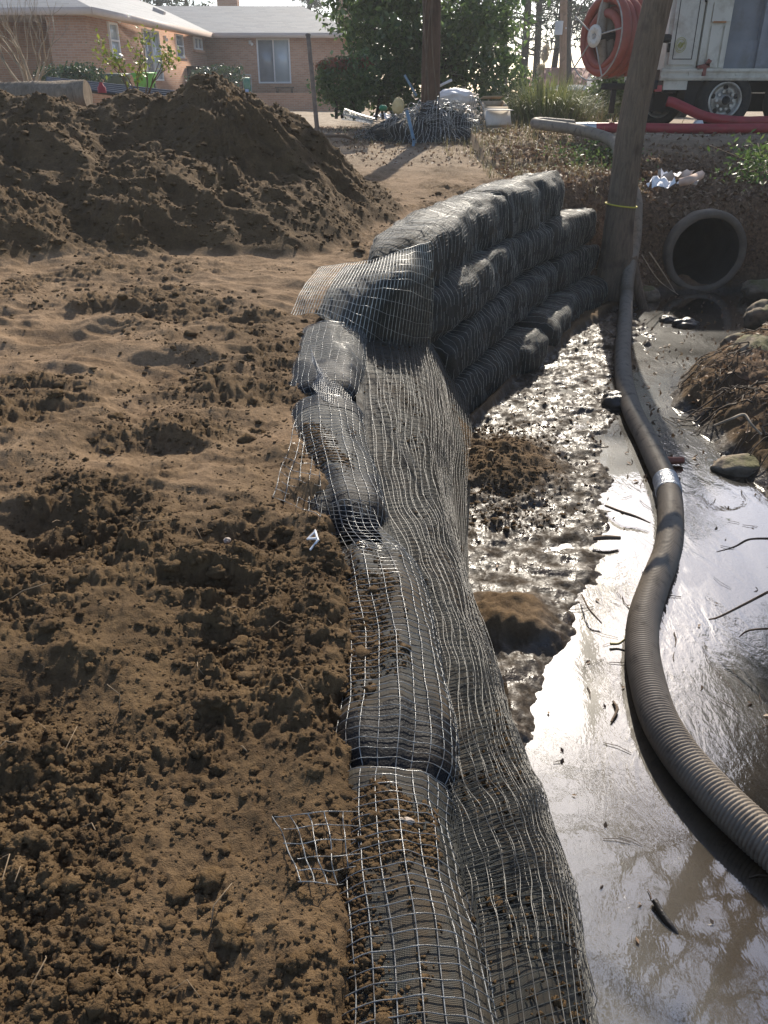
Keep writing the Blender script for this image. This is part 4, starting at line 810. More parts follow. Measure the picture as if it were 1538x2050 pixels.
#@@P3
# ------------------------------------------------------------------ rocks, roots and twigs by the creek
m = NT('mossy_stone'); geo = m.n('ShaderNodeNewGeometry').outputs['Normal']; up = m.n('ShaderNodeSeparateXYZ', {0: geo}).outputs[2]
ms = m.ramp(m.math('ADD', m.math('MULTIPLY', up, .4), m.noise(5, 5, .6)), [(.74, 0.), (.92, .8)]); c = m.mix(m.ramp(m.noise(9, 6, .65), [(.3, 0.), (.7, 1.)]), (.12, .09, .06), (.33, .26, .18)); c = m.mix(ms, c, (.10, .10, .025))
M_MOSS = m.done(m.pbsdf(c, .85, m.bump(m.noise(30, 5, .7), .7, .02)))
M_WETROCK = plain('wet_rock', (.055, .045, .035), .3, .4, 12, .5)
def zr(px, py, z0=.3, up=0): return gp(px, py, z0, up)
rock('mossy_boulder', 'largest mossy boulder at the right edge of the creek', 'boulder', PZ(1536, 725, .24), (.40, .32, .22), M_MOSS, 12)
rock('mossy_boulder', 'flat tan boulder just above the largest mossy boulder', 'boulder', PZ(1492, 690, .20), (.25, .20, .12), M_MOSS, 15)
rock('mossy_boulder', 'wedge shaped stone at the right edge close under the pipe', 'boulder', PZ(1530, 634, .18), (.22, .18, .17), M_MOSS, 18)
rock('creek_stone', 'low wet stone in the riffle below the pipe', 'stone', PZ(1373, 648, .04), (.15, .11, .065), M_WETROCK, 21)
rock('creek_stone', 'small dark stone in the riffle left of the low wet stone', 'stone', PZ(1338, 640, .03), (.11, .08, .05), M_WETROCK, 22)
rock('creek_stone', 'grey squared stone at the water edge of the right bank', 'stone', PZ(1490, 935, .03), (.24, .15, .08), M_MOSS, 27)
rock('creek_stone', 'dark lump of mud and stone beside the hose below the bag wall', 'stone', PZ(1232, 805, .05), (.13, .11, .09), M_WETROCK, 29)
rock('creek_stone', 'rounded bank stone left of the pipe mouth', 'stone', PZ(1296, 590, .08), (.18, .14, .11), M_MOSS, 31)
rock('creek_stone', 'broken stone slab right of the pipe mouth', 'stone', PZ(1525, 580, .12), (.30, .2, .13), M_MOSS, 33)
g = np.random.default_rng(44)
mb = MB()
for k in range(85):      # exposed roots matting the right bank
    y = g.uniform(5.2, 7.6); x = np.interp(y, RB_Y, RB_X) + .18 + abs(g.normal(.1, .4)); a = g.uniform(2.2, 4.4); L = g.uniform(.12, .45); pts = []
    for s in np.linspace(0, 1, 7): px_ = x + math.cos(a) * L * s; py_ = y + math.sin(a) * L * s; a += g.normal(0, .25); pts.append([px_, py_, max(gz(px_, py_), .0) + .015 + .03 * math.sin(3.1 * s) * g.uniform(.3, 1.5)])
    mb.tube(np.array(pts), [g.uniform(.004, .011), .003], 5)
o = mb.build('exposed_roots', plain('root_bark', (.085, .058, .036), .8, .4, 8, .4)); tag(o, 'tangle of exposed brown roots matting the right creek bank', 'roots', kind='stuff')
def gstick(name, lab, cat, pxs, r, mat, z0=.05, lift=.03, grp=None):
    return stick(name, lab, cat, [PZ(x, y, z) if len(q) == 3 else gp(x, y, z0, lift) for q in pxs for x, y, z in [(q[0], q[1], q[2] if len(q) == 3 else 0)]], r, mat)
gstick('pale_root', 'forked pale root sticking out of the right bank', 'root', [(1430, 852, .30), (1465, 838, .38), (1490, 830, .40), (1505, 850, .36), (1525, 870, .30)], [.008, .011, .007], M_TWIGL)
gstick('twig', 'dark twig lying on the pale water right of the mud flat', 'twig', [(1212, 1012, .05), (1245, 1025, .07), (1275, 1035, .06), (1302, 1047, .05)], [.008, .010, .004], M_TWIG)
gstick('twig', 'short black twig floating left of the hose', 'twig', [(1228, 1404, .02), (1236, 1420, .03), (1224, 1445, .02)], [.006, .007, .005], M_TWIG)
gstick('twig', 'forked black twig poking up by the hose near the bag wall', 'twig', [(1252, 684, .10), (1225, 668, .12), (1200, 648, .22)], [.008, .006, .003], M_TWIG)
gstick('twig', 'yellowish curved twig touching the hose over the dark reflection', 'twig', [(1222, 1289, .03), (1240, 1288, .03), (1258, 1274, .06)], [.007, .006, .005], plain('yellow_twig', (.35, .30, .10), .7))
gstick('twig', 'curved dark twig at the edge of the mud flat', 'twig', [(1165, 1190, .05), (1180, 1220, .07), (1205, 1248, .04)], [.005, .006, .004], M_TWIG)
gstick('broken_stick', 'flat broken stick lying on the shiny mud flat', 'stick', [(1188, 1078, .06), (1215, 1076, .07), (1242, 1077, .06)], [.014, .016, .012], M_TWIG)
gstick('wet_branch', 'glinting wet branch lying in the shallow water at the bottom', 'branch', [(1310, 1802, .03), (1330, 1835, .02), (1350, 1862, .01), (1362, 1880, .0)], [.012, .012, .007], M_WETROCK)
gstick('thin_branch', 'bare thin branch reaching over the water from the right edge', 'branch', [(1538, 1185, .35), (1490, 1210, .25), (1440, 1235, .15), (1420, 1240, .08)], [.007, .006, .004], M_TWIG)
gstick('thin_branch', 'upper bare branch reaching over the water from the right edge', 'branch', [(1545, 1078, .4), (1500, 1080, .3), (1470, 1095, .22), (1435, 1105, .16)], [.007, .006, .003], M_TWIG)
gstick('thin_branch', 'bare branch with a side shoot low at the right edge of the water', 'branch', [(1545, 1258, .25), (1500, 1262, .16), (1480, 1275, .10)], [.006, .005, .003], M_TWIG)
gstick('reed_stems', 'dry bent stem leaning from the bank left of the pipe', 'stem', [(1300, 505, .75), (1330, 550, .4), (1352, 585, .15)], [.008, .008, .006], M_TWIGL)
gstick('reed_stems', 'second dry stem crossing beside the pipe mouth', 'stem', [(1285, 510, .7), (1318, 560, .35), (1358, 590, .12)], [.006, .006, .005], M_TWIGL)
gstick('orange_tube', 'short orange brown tube end lying by the hose in the creek', 'tube', [(1330, 921, .05), (1352, 922, .05), (1368, 921, .05)], [.028, .028, .025], plain('rust_tube', (.28, .09, .05), .5))
# twigs as litter in the mud and water
mb = MB(); g = np.random.default_rng(46)
for k in range(150):
    y = g.uniform(1.6, 9.5); x = g.uniform(np.interp(y, TOE_Y, TOE_X) + .05, np.interp(y, RB_Y, RB_X)); a = g.uniform(0, 6.28); L = g.uniform(.03, .16); z0 = max(gz(x, y), .012) + .005
    mb.tube(np.array([[x, y, z0], [x + math.cos(a) * L * .5, y + math.sin(a) * L * .5, z0 + .003], [x + math.cos(a + .15) * L, y + math.sin(a + .15) * L, z0]]), g.uniform(.001, .0026), 4)
o = mb.build('twig_litter', M_TWIG); tag(o, 'small broken twigs scattered over the creek mud and water', 'twig litter', kind='stuff')
# leaf litter --------------------------------------------------------------------
mb = MB(); g = np.random.default_rng(47)
n = 16000; x = g.uniform(1.6, 8.5, n); y = g.uniform(10.3, 15.0, n); z = H(x, y); k = (z > .1) & (np.hypot(x - PIPE_X, z - PIPE_Z) > PIPE_R) & ((y < 13.6) | (g.random(n) < .3)) & ~((x > 3.0) & (g.random(n) < .75 * sstep(12.2, 13.6, y))); leaves(mb, np.stack([x, y, z + .012], 1)[k], .075, 48, .55, .5, .5)
n = 3500; x = g.uniform(2.6, 6, n); y = g.uniform(4, 11, n); k = x > np.interp(y, RB_Y, RB_X) + .1; leaves(mb, np.stack([x, y, H(x, y) + .01], 1)[k], .06, 49, .5, .8, .5)
n = 700; y = g.uniform(1.6, 11, n); x = g.uniform(0, 1, n) * (np.interp(y, RB_Y, RB_X) - np.interp(y, TOE_Y, TOE_X)) + np.interp(y, TOE_Y, TOE_X); k = g.random(n) < np.where(y > 5, .8, .35); leaves(mb, np.stack([x, y, np.maximum(H(x, y), .012) + .006], 1)[k], np.where(y > 5, .05, .032)[k], 50, .5, 1.0, .4)
n = 3800; x = g.uniform(-1.5, 3.2, n); y = g.uniform(12.5, 21, n); k = g.random(n) < sstep(11, 15.5, y) * .9; leaves(mb, np.stack([x, y, H(x, y) + .008], 1)[k], .06, 51, .5, .8, .5)
o = mb.build('leaf_litter', M_DEAD); tag(o, 'brown dead leaves covering the bank and drifting on the creek', 'dead leaves', kind='stuff')
# dry grass, vines and weeds -----------------------------------------------------
def blades(mb, B, L, w, seed, lean=.6, droop=.8, mi=0, n=6, out=None):
    g = np.random.default_rng(seed); N = len(B); a = g.uniform(0, 6.28, N); ln = g.uniform(.1, lean, N); Ls = L * g.uniform(.5, 1.2, N); d = np.stack([np.cos(a), np.sin(a), 0 * a], 1)
    if out is not None: d = out + .4 * d; d /= np.linalg.norm(d, axis=1, keepdims=True)
    sd = np.stack([-d[:, 1], d[:, 0], 0 * a], 1); s = np.linspace(0, 1, n); P = B[:, None] + d[:, None] * (Ls * ln)[:, None, None] * (s ** 1.3)[None, :, None] + np.array([0, 0, 1.0]) * (Ls[:, None] * (s[None] - droop * ln[:, None] * s[None] ** 2.4))[..., None]
    wd = (w * g.uniform(.6, 1.3, N))[:, None] * (1 - s[None]) ** .6 + .0008
    Q = np.stack([P - sd[:, None] * wd[..., None] / 2, P + sd[:, None] * wd[..., None] / 2], 2); I = np.arange(N * n * 2).reshape(N, n, 2); q = np.stack([I[:, :-1, 0], I[:, :-1, 1], I[:, 1:, 1], I[:, 1:, 0]], -1).reshape(-1, 4); mb.add(Q, q, mi)
mb = MB(); g = np.random.default_rng(52)
n = 1300; x = g.uniform(1.4, 3.6, n); y = g.uniform(11.2, 14.2, n); k = perlin(x * 1.7, y * 1.7, 5) > -.15; B = np.stack([x, y, H(x, y)], 1)[k]; blades(mb, B, .24, .008, 53, 1.1, 1.1)
n = 500; x = g.uniform(1.0, 3.0, n); y = g.uniform(13.5, 17, n); B = np.stack([x, y, H(x, y)], 1); blades(mb, B, .26, .010, 54, 1.0, 1.0)
n = 700; x = g.uniform(-1, 2.2, n); y = g.uniform(15, 19, n); B = np.stack([x, y, H(x, y)], 1); blades(mb, B, .15, .008, 57, 1.0, 1.0)
o = mb.build('dry_grass', M_DRYG); tag(o, 'dry straw coloured grass and vines hanging over the bank top', 'dry grass', kind='stuff')
mb = MB(); n = 2600; c = [PY(1160, 285, 12.9), PY(1205, 275, 13.0), PY(1110, 275, 13.4), PY(1225, 295, 12.6)]; C = np.concatenate([q + g.normal(0, 1, (220, 3)) * [.22, .3, .10] for q in c[:2] + c[3:]]); C[:, 2] = H(C[:, 0], C[:, 1]) + np.abs(g.normal(.06, .07, len(C))); leaves(mb, C, .055, 55, .6); o = mb.build('ivy_weeds', M_LEAFM); tag(o, 'small green weeds growing on the bank top left of the tree', 'weeds', kind='stuff')
t = thing('weed_clump', 'green ferny clump at the right edge above the culvert', 'plant', tuple(gp(1525, 320, 1.6))); mb = MB(); C = np.concatenate([gp(x, y, 1.7, .05) + g.normal(0, 1, (170, 3)) * [.14, .14, .09] for x, y in ((1520, 315), (1545, 300), (1505, 330), (1540, 330), (1565, 310))]); leaves(mb, C, .06, 56, .4); mb.build('foliage', M_LEAFM, t); mb = MB(); [mb.tube(np.array([gp(1530, 335, 1.6, -.02), C[i] + [0, 0, .03]]), .005, 4) for i in range(0, len(C), 60)]; mb.build('stem', M_TWIG, t)
# pampas grass ---------------------------------------------------------------------
pb = PY(1095, 232, 18.5); pb[2] = gz(pb[0], pb[1]); t = thing('pampas_grass', 'tall clump of green and tan grass with one feathery white plume', 'grass clump', tuple(pb)); g = np.random.default_rng(58)
mb = MB(); N = 2600; B = pb + g.normal(0, 1, (N, 3)) * [.36, .3, 0]; blades(mb, B, 1.05, .016, 59, .85, .75, out=(B - pb) / .4); mb.build('blades', M_GRASSG, t)
mb = MB(); N = 900; B = pb + g.normal(0, 1, (N, 3)) * [.7, .3, 0]; blades(mb, B, .6, .014, 60, .9, .8); mb.build('dry_blades', M_DRYG, t)
def plume(px0, py0, px1, py1, Y, w, seed):
    a, b = PY(px0, py0, Y), PY(px1, py1, Y); mb = MB(); mb.tube(np.array([pb * [1, 1, 0] + [a[0] - pb[0], 0, pb[2]], a]), .010, 5); mb.build('stalk', M_TWIGL, t)
    g = np.random.default_rng(seed); f = g.random(420); B = lerp(a, b, f[:, None]) + g.normal(0, 1, (420, 3)) * (w * np.sin(np.pi * (.15 + .8 * f)))[:, None]; mb = MB(); blades(mb, B - [0, 0, .06], .13, .012, seed + 1, .8, .6); mb.build('plume', plain('plume_white', (.68, .60, .47), .9, .1), t)
plume(1091, 116, 1094, 92, 18.5, .05, 61); plume(1080, 140, 1086, 132, 18.5, .03, 64)
# ------------------------------------------------------------------ net heap and rubbish round the pole
M_STRAND_S = plain('grid_strand_silver', (.55, .56, .54), .25, .4, 20, .1, 0, 1.0)
M_CARD = plain('cardboard', (.42, .33, .23), .85, .12, 6, .15); M_CARDL = plain('pale_card', (.66, .60, .52), .8, .08, 6, .1); M_BLUE = plain('blue_paint', (.16, .26, .34), .4, .25, 10, .2, metal=.3); M_WBAG = plain('white_bag', (.80, .78, .78), .5, .05, 5, .5); M_RUSTY = plain('rust_orange', (.38, .17, .06), .8, .3, 9, .4); M_GREENP = plain('green_plastic', (.03, .22, .10), .4, .1)
hc = np.array([PY(870, 250, 16.0)[0], 15.95, gz(1.0, 15.95)]); t = thing('net_heap', 'silvery heap of crumpled spare geogrid round the foot of the brown pole', 'net heap', tuple(hc))
def heap_surface(u, v, k):   # dome with folds
    a = u * 2 * np.pi; r = v; hx, hy, hz = [(.85, .55, .50), (1.15, .5, .40), (.62, .45, .46)][k]; cx = [.05, -.25, .55][k]
    f = 1 + .38 * perlin(np.cos(a) * 2 + k * 5, np.sin(a) * 2 + v * 2.5, 71 + k) + .14 * perlin(np.cos(a) * 6, np.sin(a) * 6 + v * 4, 72 + k)
    x = hc[0] + cx + hx * np.sin(v * np.pi / 2) * np.cos(a) * f; y = hc[1] - .05 + hy * np.sin(v * np.pi / 2) * np.sin(a) * f; z = hc[2] - .03 + hz * np.cos(v * np.pi / 2) * f * (1 + .22 * np.sin(a * 3 + k) + .15 * np.sin(a * 7 + k * 2)); return np.stack([x, y, z], -1)
for k in range(3):
    mb = MB(); U, V = np.meshgrid(np.linspace(0, 1, 70), np.linspace(.04, 1, 50), indexing='ij'); N = heap_surface(U, V, k) - hc; N /= np.linalg.norm(N, axis=-1, keepdims=True); mb.strands(heap_surface(U, V, k), N, .009, .004, 0)
    V, U = np.meshgrid(np.linspace(.06, 1, 26), np.linspace(0, 1, 160), indexing='ij'); N = heap_surface(U, V, k) - hc; N /= np.linalg.norm(N, axis=-1, keepdims=True); mb.strands(heap_surface(U, V, k), N, .006, .004, 1)
    mb.build('net_layer', [M_STRAND_S, M_STRAND_D], t)
mb = MB(); U, V = np.meshgrid(np.linspace(0, 1, 70), np.linspace(0, 1, 30), indexing='ij'); P = heap_surface(U, V, 1); P = hc + (P - hc) * [.88, .88, .78]; mb.grid(P); mb.build('dark_core', M_FAB_D, t)
# loose net sheet to the left
t = thing('net_scrap', 'pale curled scrap of geogrid left of the heap by the reddish bush', 'net scrap', tuple(gp(725, 245, 1.6))); mb = MB()
span(mb, [[gp(684, 240, 1.7, .02), PY(688, 222, 15.6), PY(692, 217, 15.9)], [gp(715, 243, 1.7, .02), PY(716, 232, 15.5), PY(718, 226, 15.9)], [gp(745, 248, 1.7, .02), PY(748, 240, 15.4), PY(752, 236, 15.8)]], .05, .05, .009); mb.build('grid_strands', M_STRAND_F, t)
a, b, c = PY(815, 222, 15.35), PY(829, 283, 15.1), gp(833, 303, 1.5, .02)
t = thing('metal_strut', 'bluish metal strut with a forked foot leaning out of the net heap', 'metal strut', tuple(c)); mb = MB(); mb.tube(np.array([a, lerp(a, b, .5), b]), .03, 8); mb.build('tube', M_BLUE, t)
mb = MB(); mb.tube(np.array([b, gp(826, 306, 1.5, .03)]), [.03, .022], 8); mb.tube(np.array([b, gp(835, 290, 1.5, .06), gp(812, 300, 1.5, .03)]), [.03, .022], 8); mb.build('foot', M_BLUE, t); mb = MB(); q = lerp(a, b, .93); mb.tube(np.array([q - [0, .05, 0], q + [0, .05, 0]]), .015, 8); mb.build('bolt', M_DARK, t)
for p0, p1, lab in (((810, 150), (834, 192), 'thin bar sticking up left of the brown pole'), ((905, 160), (868, 178), 'pale bar end poking out right of the brown pole')):
    stick('metal_bar', lab, 'bar', [PY(*p0, 16.4), PY(*lerp(np.array(p0), np.array(p1), .5), 16.4), PY(*p1, 16.4)], .025, M_BLUE if p0[0] < 850 else M_WHITE)
def cardbox(px, py, Y, d, rot, lab, mat, open_=True, tilt=.0):
    q = PY(px, py, Y); t = thing('cardboard_box', lab, 'box', tuple(q - [0, 0, d[2] / 2])); mb = MB(); w, dd, h = d; M = np.array(Matrix.Rotation(rot, 3, 'Z') @ Matrix.Rotation(tilt, 3, 'X'))
    def pan(c, s): mb.box(q + M @ np.array(c), s, rot, 0, tilt)
    th_ = .012
    pan((0, -dd / 2, 0), (w, th_, h)); pan((0, dd / 2, 0), (w, th_, h)); pan((-w / 2, 0, 0), (th_, dd - th_, h)); pan((w / 2, 0, 0), (th_, dd - th_, h)); pan((0, 0, -h / 2 + th_), (w - th_, dd - th_, th_)); mb.build('carton', mat, t)
    mb = MB(); mb.box(q + M @ np.array((0, -dd / 2 - .10, h / 2 - .05)), (w * .95, .2, .008), rot, 0, tilt + .55); mb.build('flap', mat, t); mb = MB(); mb.box(q + M @ np.array((0, dd / 2 + .08, h / 2 + .03)), (w * .95, .2, .008), rot, 0, tilt - .5); mb.build('flap', mat, t)
cardbox(990, 216, 16.0, (.40, .30, .14), .2, 'flattened tan carton on top of the pale card', M_CARD, tilt=.3)
cardbox(997, 238, 15.6, (.44, .10, .26), .25, 'pale torn card box leaning beside the net heap', M_CARDL, tilt=-.5)
scrap('card_sheet', 'small white card sheet on the ground under the carton', 'card', 975, 252, .26, .16, M_CARDL, 1.7, .03)
q = PY(912, 192, 16.8); t = thing('white_sack', 'lumpy white sack lying on a flat tray right of the brown pole', 'sack', tuple(q - [0, 0, .15])); V, Fc = ico(3); n = 1 + .16 * perlin(V[:, 0] * 2.2, V[:, 1] * 2.2 + V[:, 2] * 2, 3) + .07 * perlin(V[:, 0] * 6, V[:, 2] * 6, 4); mb = MB(); mb.add(V * n[:, None] * [.33, .25, .13] + q, Fc); mb.build('bag', M_WBAG, t)
t = thing('tray', 'shallow pale tray under the lumpy white sack', 'tray', tuple(q - [0, 0, .2])); mb = MB(); mb.box(q + [0, 0, -.13], (.72, .4, .03), .05); mb.box(q + [0, -.2, -.09], (.72, .02, .10), .05); mb.box(q + [.36, 0, -.09], (.02, .4, .1), .05); mb.build('panel', M_CARDL, t)
q = gp(1050, 240, 1.8, .0); t = thing('rusty_sheet', 'bent rust orange sheet standing like a tent by the tall grass', 'metal sheet', tuple(q)); U, V = np.meshgrid(np.linspace(0, 1, 20), np.linspace(0, 1, 8), indexing='ij'); P = np.stack([q[0] - .33 + .66 * U, q[1] + .35 * (V - .5) + .05 * np.sin(U * 5), q[2] + .34 * np.sin(np.pi * (U * .85 + .1)) ** .7 * (1 - .15 * V) + .03 * perlin(U * 4, V * 4, 5)], -1); mb = MB(); mb.grid(P); mb.grid((P - [0, 0, .01])[:, ::-1]); mb.build('sheet', M_RUSTY, t)
rock('stump', 'pale sawn stump top beside the tall grass', 'stump', gp(1086, 231, 1.8, .03), (.10, .08, .05), M_TWIGL, 3, .08)
rock('wood_chunk', 'yellowish chunk of foam on the left of the net heap', 'foam chunk', PY(798, 212, 15.7), (.10, .07, .13), plain('foam_yellow', (.62, .48, .24), .8), 5, .25)
rock('green_cap', 'small green plastic lump at the left end of the net heap', 'plastic lump', PY(767, 216, 16), (.08, .06, .05), M_GREENP, 6, .15)
scrap('orange_scrap', 'orange curled scrap lying left of the green lump', 'scrap', 745, 214, .34, .12, plain('orange_scrap', (.5, .25, .12), .7), 1.75, .12, rot=-.4)
scrap('plastic_sheet', 'long pale crumpled plastic sheet left of the net heap', 'plastic sheet', 770, 238, .75, .4, M_WBAG, 1.75, .05, fold=.5, rot=.2)
scrap('plastic_sheet', 'white torn plastic sheet draped low in front of the brown pole', 'plastic sheet', 905, 262, .5, .28, M_WBAG, 1.75, .05, fold=.6, rot=-.3)
scrap('plastic_sheet', 'dull blue plastic sheet bunched behind the left part of the net heap', 'plastic sheet', 842, 208, .55, .3, plain('blue_sheet', (.12, .16, .30), .5), 1.9, .25, fold=.6)
scrap('card_sheet', 'tan card piece lying flat between the heap and the card boxes', 'card', 962, 230, .45, .3, M_CARD, 1.8, .06, fold=.3, rot=.5)
scrap('plastic_litter', 'left crumpled white plastic on the leaves above the pipe', 'litter', 1322, 376, .17, .14, M_WBAG, 1.45, .03, fold=.5)
scrap('plastic_litter', 'bigger crumpled white plastic next to the pinkish tube', 'litter', 1350, 363, .24, .16, M_WBAG, 1.45, .03, fold=.5)
scrap('plastic_litter', 'flat white plastic under the pinkish tube', 'litter', 1376, 370, .14, .10, M_WBAG, 1.5, .03, fold=.4)
stick('pink_tube', 'pinkish cardboard tube lying on the white litter above the pipe', 'tube', [gp(1362, 365, 1.5, .05), gp(1385, 359, 1.5, .07), gp(1403, 350, 1.5, .05)], .035, plain('pink_card', (.58, .40, .30), .7))
g = np.random.default_rng(66); mb = MB()
for k in range(60):
    x, y = g.uniform(-1.5, 7), g.uniform(13, 19); s = g.uniform(.02, .06); mb.box((x, y, gz(x, y) + .012), (s, s * .6, .006), g.uniform(0, 3), 0, .2, .2)
o = mb.build('paper_litter', M_CARDL); tag(o, 'tiny pale scraps of litter on the yard and road', 'litter', kind='stuff')
# ------------------------------------------------------------------ log, black pipes, bins behind the mound
M_LOG = bark('log_bark', (.20, .155, .11), (.44, .35, .26), .7)
a, b = PY(-90, 196, 10.9), PY(176, 190, 10.7); t = thing('fallen_log', 'thick pale fallen log lying behind the sand mound', 'log', tuple(lerp(a, b, .5) - [0, 0, .16])); mb = MB(); q, L_ = resample(np.array([a, b]), 40); th = np.linspace(0, 2 * np.pi, 28, endpoint=False); r = .158 * (1 + .07 * perlin(np.linspace(0, 6, 40)[:, None] + 0 * th, np.cos(th)[None] * 1.5 + 0 * q[:, :1], 4))
P = np.stack([q[:, None, 0] + 0 * r, q[:, None, 1] + r * np.cos(th), q[:, None, 2] + r * np.sin(th)], -1); mb.grid(P, closed_v=True, caps=True); mb.build('trunk', M_LOG, t)
M_BLK = plain('black_pipe', (.018, .018, .02), .4, .3, 9, .2)
for k in range(5):
    a = PY(95, 158 + k * 3.2, 13.2 - .12 * k); b = PY(352, 186 + k * 4.2, 12.0 - .12 * k); stick('black_pipe', 'long black plastic pipe lying behind the mound', 'pipe', [a, lerp(a, b, .5), b], .030, M_BLK, 10, 'black pipes laid side by side')
q = PY(205, 186, 11.6); t = thing('red_item', 'small red plastic jug under the black pipes', 'jug', tuple(q)); mb = MB(); mb.tube(np.array([q, q + [0, 0, .06], q + [0, 0, .09], q + [0, 0, .12]]), [.055, .055, .03, .02], 12); mb.build('body', M_RED, t)
def bin_(px, py, Y, w, h, mat, lab, lidm=None):
    q = PY(px, py, Y); t = thing('wheeled_bin', lab, 'bin', tuple(q)); mb = MB(); s = w / 2; b0 = [[-s * .8, -s * .8, 0], [s * .8, -s * .8, 0], [s * .8, s * .8, 0], [-s * .8, s * .8, 0]]; b1 = [[-s, -s, h], [s, -s, h], [s, s, h], [-s, s, h]]; mb.add(np.array(b0 + b1) + q, [[0, 1, 5, 4], [1, 2, 6, 5], [2, 3, 7, 6], [3, 0, 4, 7], [3, 2, 1, 0]]); mb.build('tub', mat, t)
    mb = MB(); mb.box(q + [0, 0, h + .03], (w * 1.08, w * 1.08, .05), 0, 0, .06); mb.box(q + [0, -w * .55, h + .0], (w * .5, .05, .05)); mb.build('lid', lidm or mat, t); mb = MB()
    for sx in (-1, 1): mb = MB(); mb.tube(np.array([q + [sx * s * .8, s * .7, .08], q + [sx * s * .95, s * .7, .08]]), .09, 14); mb.build('wheel', M_DARK, t)
bin_(292, 178, 30, .62, .42, plain('lime_plastic', (.10, .38, .05), .4, .1), 'bright lime green bin beside the house steps')
bin_(238, 180, 30, .7, .42, plain('dark_green_plastic', (.03, .06, .04), .5, .1), 'dark green low bin left of the lime green bin')
# ------------------------------------------------------------------ house
m = NT('brick_wall'); tc = m.co(); sx = m.n('ShaderNodeSeparateXYZ', {0: m.co()}); hcomb = m.n('ShaderNodeCombineXYZ', {0: m.math('ADD', sx.outputs[0], sx.outputs[1]), 1: sx.outputs[2], 2: 0.0}).outputs[0]
bt = m.n('ShaderNodeTexBrick', {'Vector': hcomb, 'Color1': (.46, .215, .115, 1), 'Color2': (.60, .32, .19, 1), 'Mortar': (.52, .41, .31, 1), 'Scale': 1.0, 'Mortar Size': .008, 'Brick Width': .22, 'Row Height': .075, 'Bias': -.1})
c = m.mix(m.math('MULTIPLY', m.noise(2.5, 5), .5), bt.outputs['Color'], (.36, .20, .13)); M_BRICK = m.done(m.pbsdf(c, .9, m.bump(bt.outputs['Fac'], .4, -.01)))
m = NT('roof_shingles'); sx = m.n('ShaderNodeSeparateXYZ', {0: m.co()}); v = m.n('ShaderNodeCombineXYZ', {0: m.math('ADD', sx.outputs[0], m.math('MULTIPLY', sx.outputs[1], .35)), 1: m.math('MULTIPLY', sx.outputs[2], 2.4), 2: 0.0}).outputs[0]
bt = m.n('ShaderNodeTexBrick', {'Vector': v, 'Color1': (.15, .16, .17, 1), 'Color2': (.21, .22, .232, 1), 'Mortar': (.22, .23, .24, 1), 'Scale': 1.0, 'Mortar Size': .012, 'Brick Width': .5, 'Row Height': .16})
c = m.mix(m.ramp(m.noise(.9, 5, .65), [(.45, 0.), (.7, .55)]), bt.outputs['Color'], (.20, .20, .20)); M_ROOF = m.done(m.pbsdf(c, .75))
M_TRIM = plain('trim_paint', (.58, .47, .40), .6, .06, 3, .05); M_WFRAME = plain('window_frame_white', (.70, .68, .66), .5, .05); M_SOFFIT = plain('soffit', (.55, .45, .36), .7, .05)
m = NT('window_glass'); M_GLASS = m.done(m.pbsdf(m.mix(m.noise(1.2, 3), (.10, .12, .14), (.30, .34, .38)), .06, **{'Specular IOR Level': .8}))
m = NT('curtain_glass'); M_CURT = m.done(m.pbsdf(m.mix(m.noise(2.2, 3), (.36, .42, .45), (.52, .58, .60)), .10, **{'Specular IOR Level': .8}))
A = np.array([-10.0, 31.2]); B = np.array([-8.58, 44.4]); ZE = 4.90; ZG = 1.55
house = thing('brick_house', 'single storey tan brick house with grey hip roof behind the mound', 'house', (-8.5, 40, ZG))
def wallbox(mb, P0, P1, z0, z1, th=.2, mi=0):
    P0, P1 = np.array(P0, float), np.array(P1, float); d = P1 - P0; n = np.array([-d[1], d[0]]); n /= np.linalg.norm(n); n = n * th
    V = [[*P0, z0], [*P1, z0], [*(P1 + n), z0], [*(P0 + n), z0], [*P0, z1], [*P1, z1], [*(P1 + n), z1], [*(P0 + n), z1]]; mb.add(V, [[0, 1, 5, 4], [1, 2, 6, 5], [2, 3, 7, 6], [3, 0, 4, 7], [4, 5, 6, 7], [0, 3, 2, 1]], mi)
xr = PY(698, 120, 44.4)[0]; xl = PY(102, 100, 31.2)[0]
mb = MB(); wallbox(mb, A, B, ZG, ZE - .18, .22); mb.build('wall', M_BRICK, house)
mb = MB(); wallbox(mb, B + [-.2, .0], [xr, 44.4], ZG, ZE - .18, .22); mb.build('wall', M_BRICK, house)
mb = MB(); wallbox(mb, [xl, 31.2], A + [-.003, -.003], ZG, ZE - .18, .22); wallbox(mb, [-19, 34.2], [xl, 34.2], ZG, ZE - .18, .22); wallbox(mb, [xl, 34.2], [xl, 31.42], ZG, ZE - .18, .2); mb.build('porch_wall', M_BRICK, house)
mb = MB(); xr2 = PY(722, 100, 47.5)[0]; wallbox(mb, [xr + .003, 46.8], [xr2, 46.8], ZG, ZE - .18, .22); wallbox(mb, [xr, 44.62], [xr, 50], ZG, ZE - .18, .2); wallbox(mb, [xr2, 46.8], [xr2, 52], ZG, ZE - .18, .2); mb.build('side_wall', M_BRICK, house)
def hip(name, e0, e1, e2, e3, r0, r1, th=.06):   # eave corners (front-left, front-right, back-right, back-left), ridge ends
    mb = MB(); V = np.array([e0, e1, e2, e3, r0, r1], float); mb.add(V, [[0, 1, 5, 4], [2, 3, 4, 5]]); mb.add(V, [[1, 2, 5], [3, 0, 4]])
    return mb.build(name, M_ROOF, house, smooth=False)
dA = (B - A) / np.linalg.norm(B - A); nA = np.array([dA[1], -dA[0]]); ov = .5
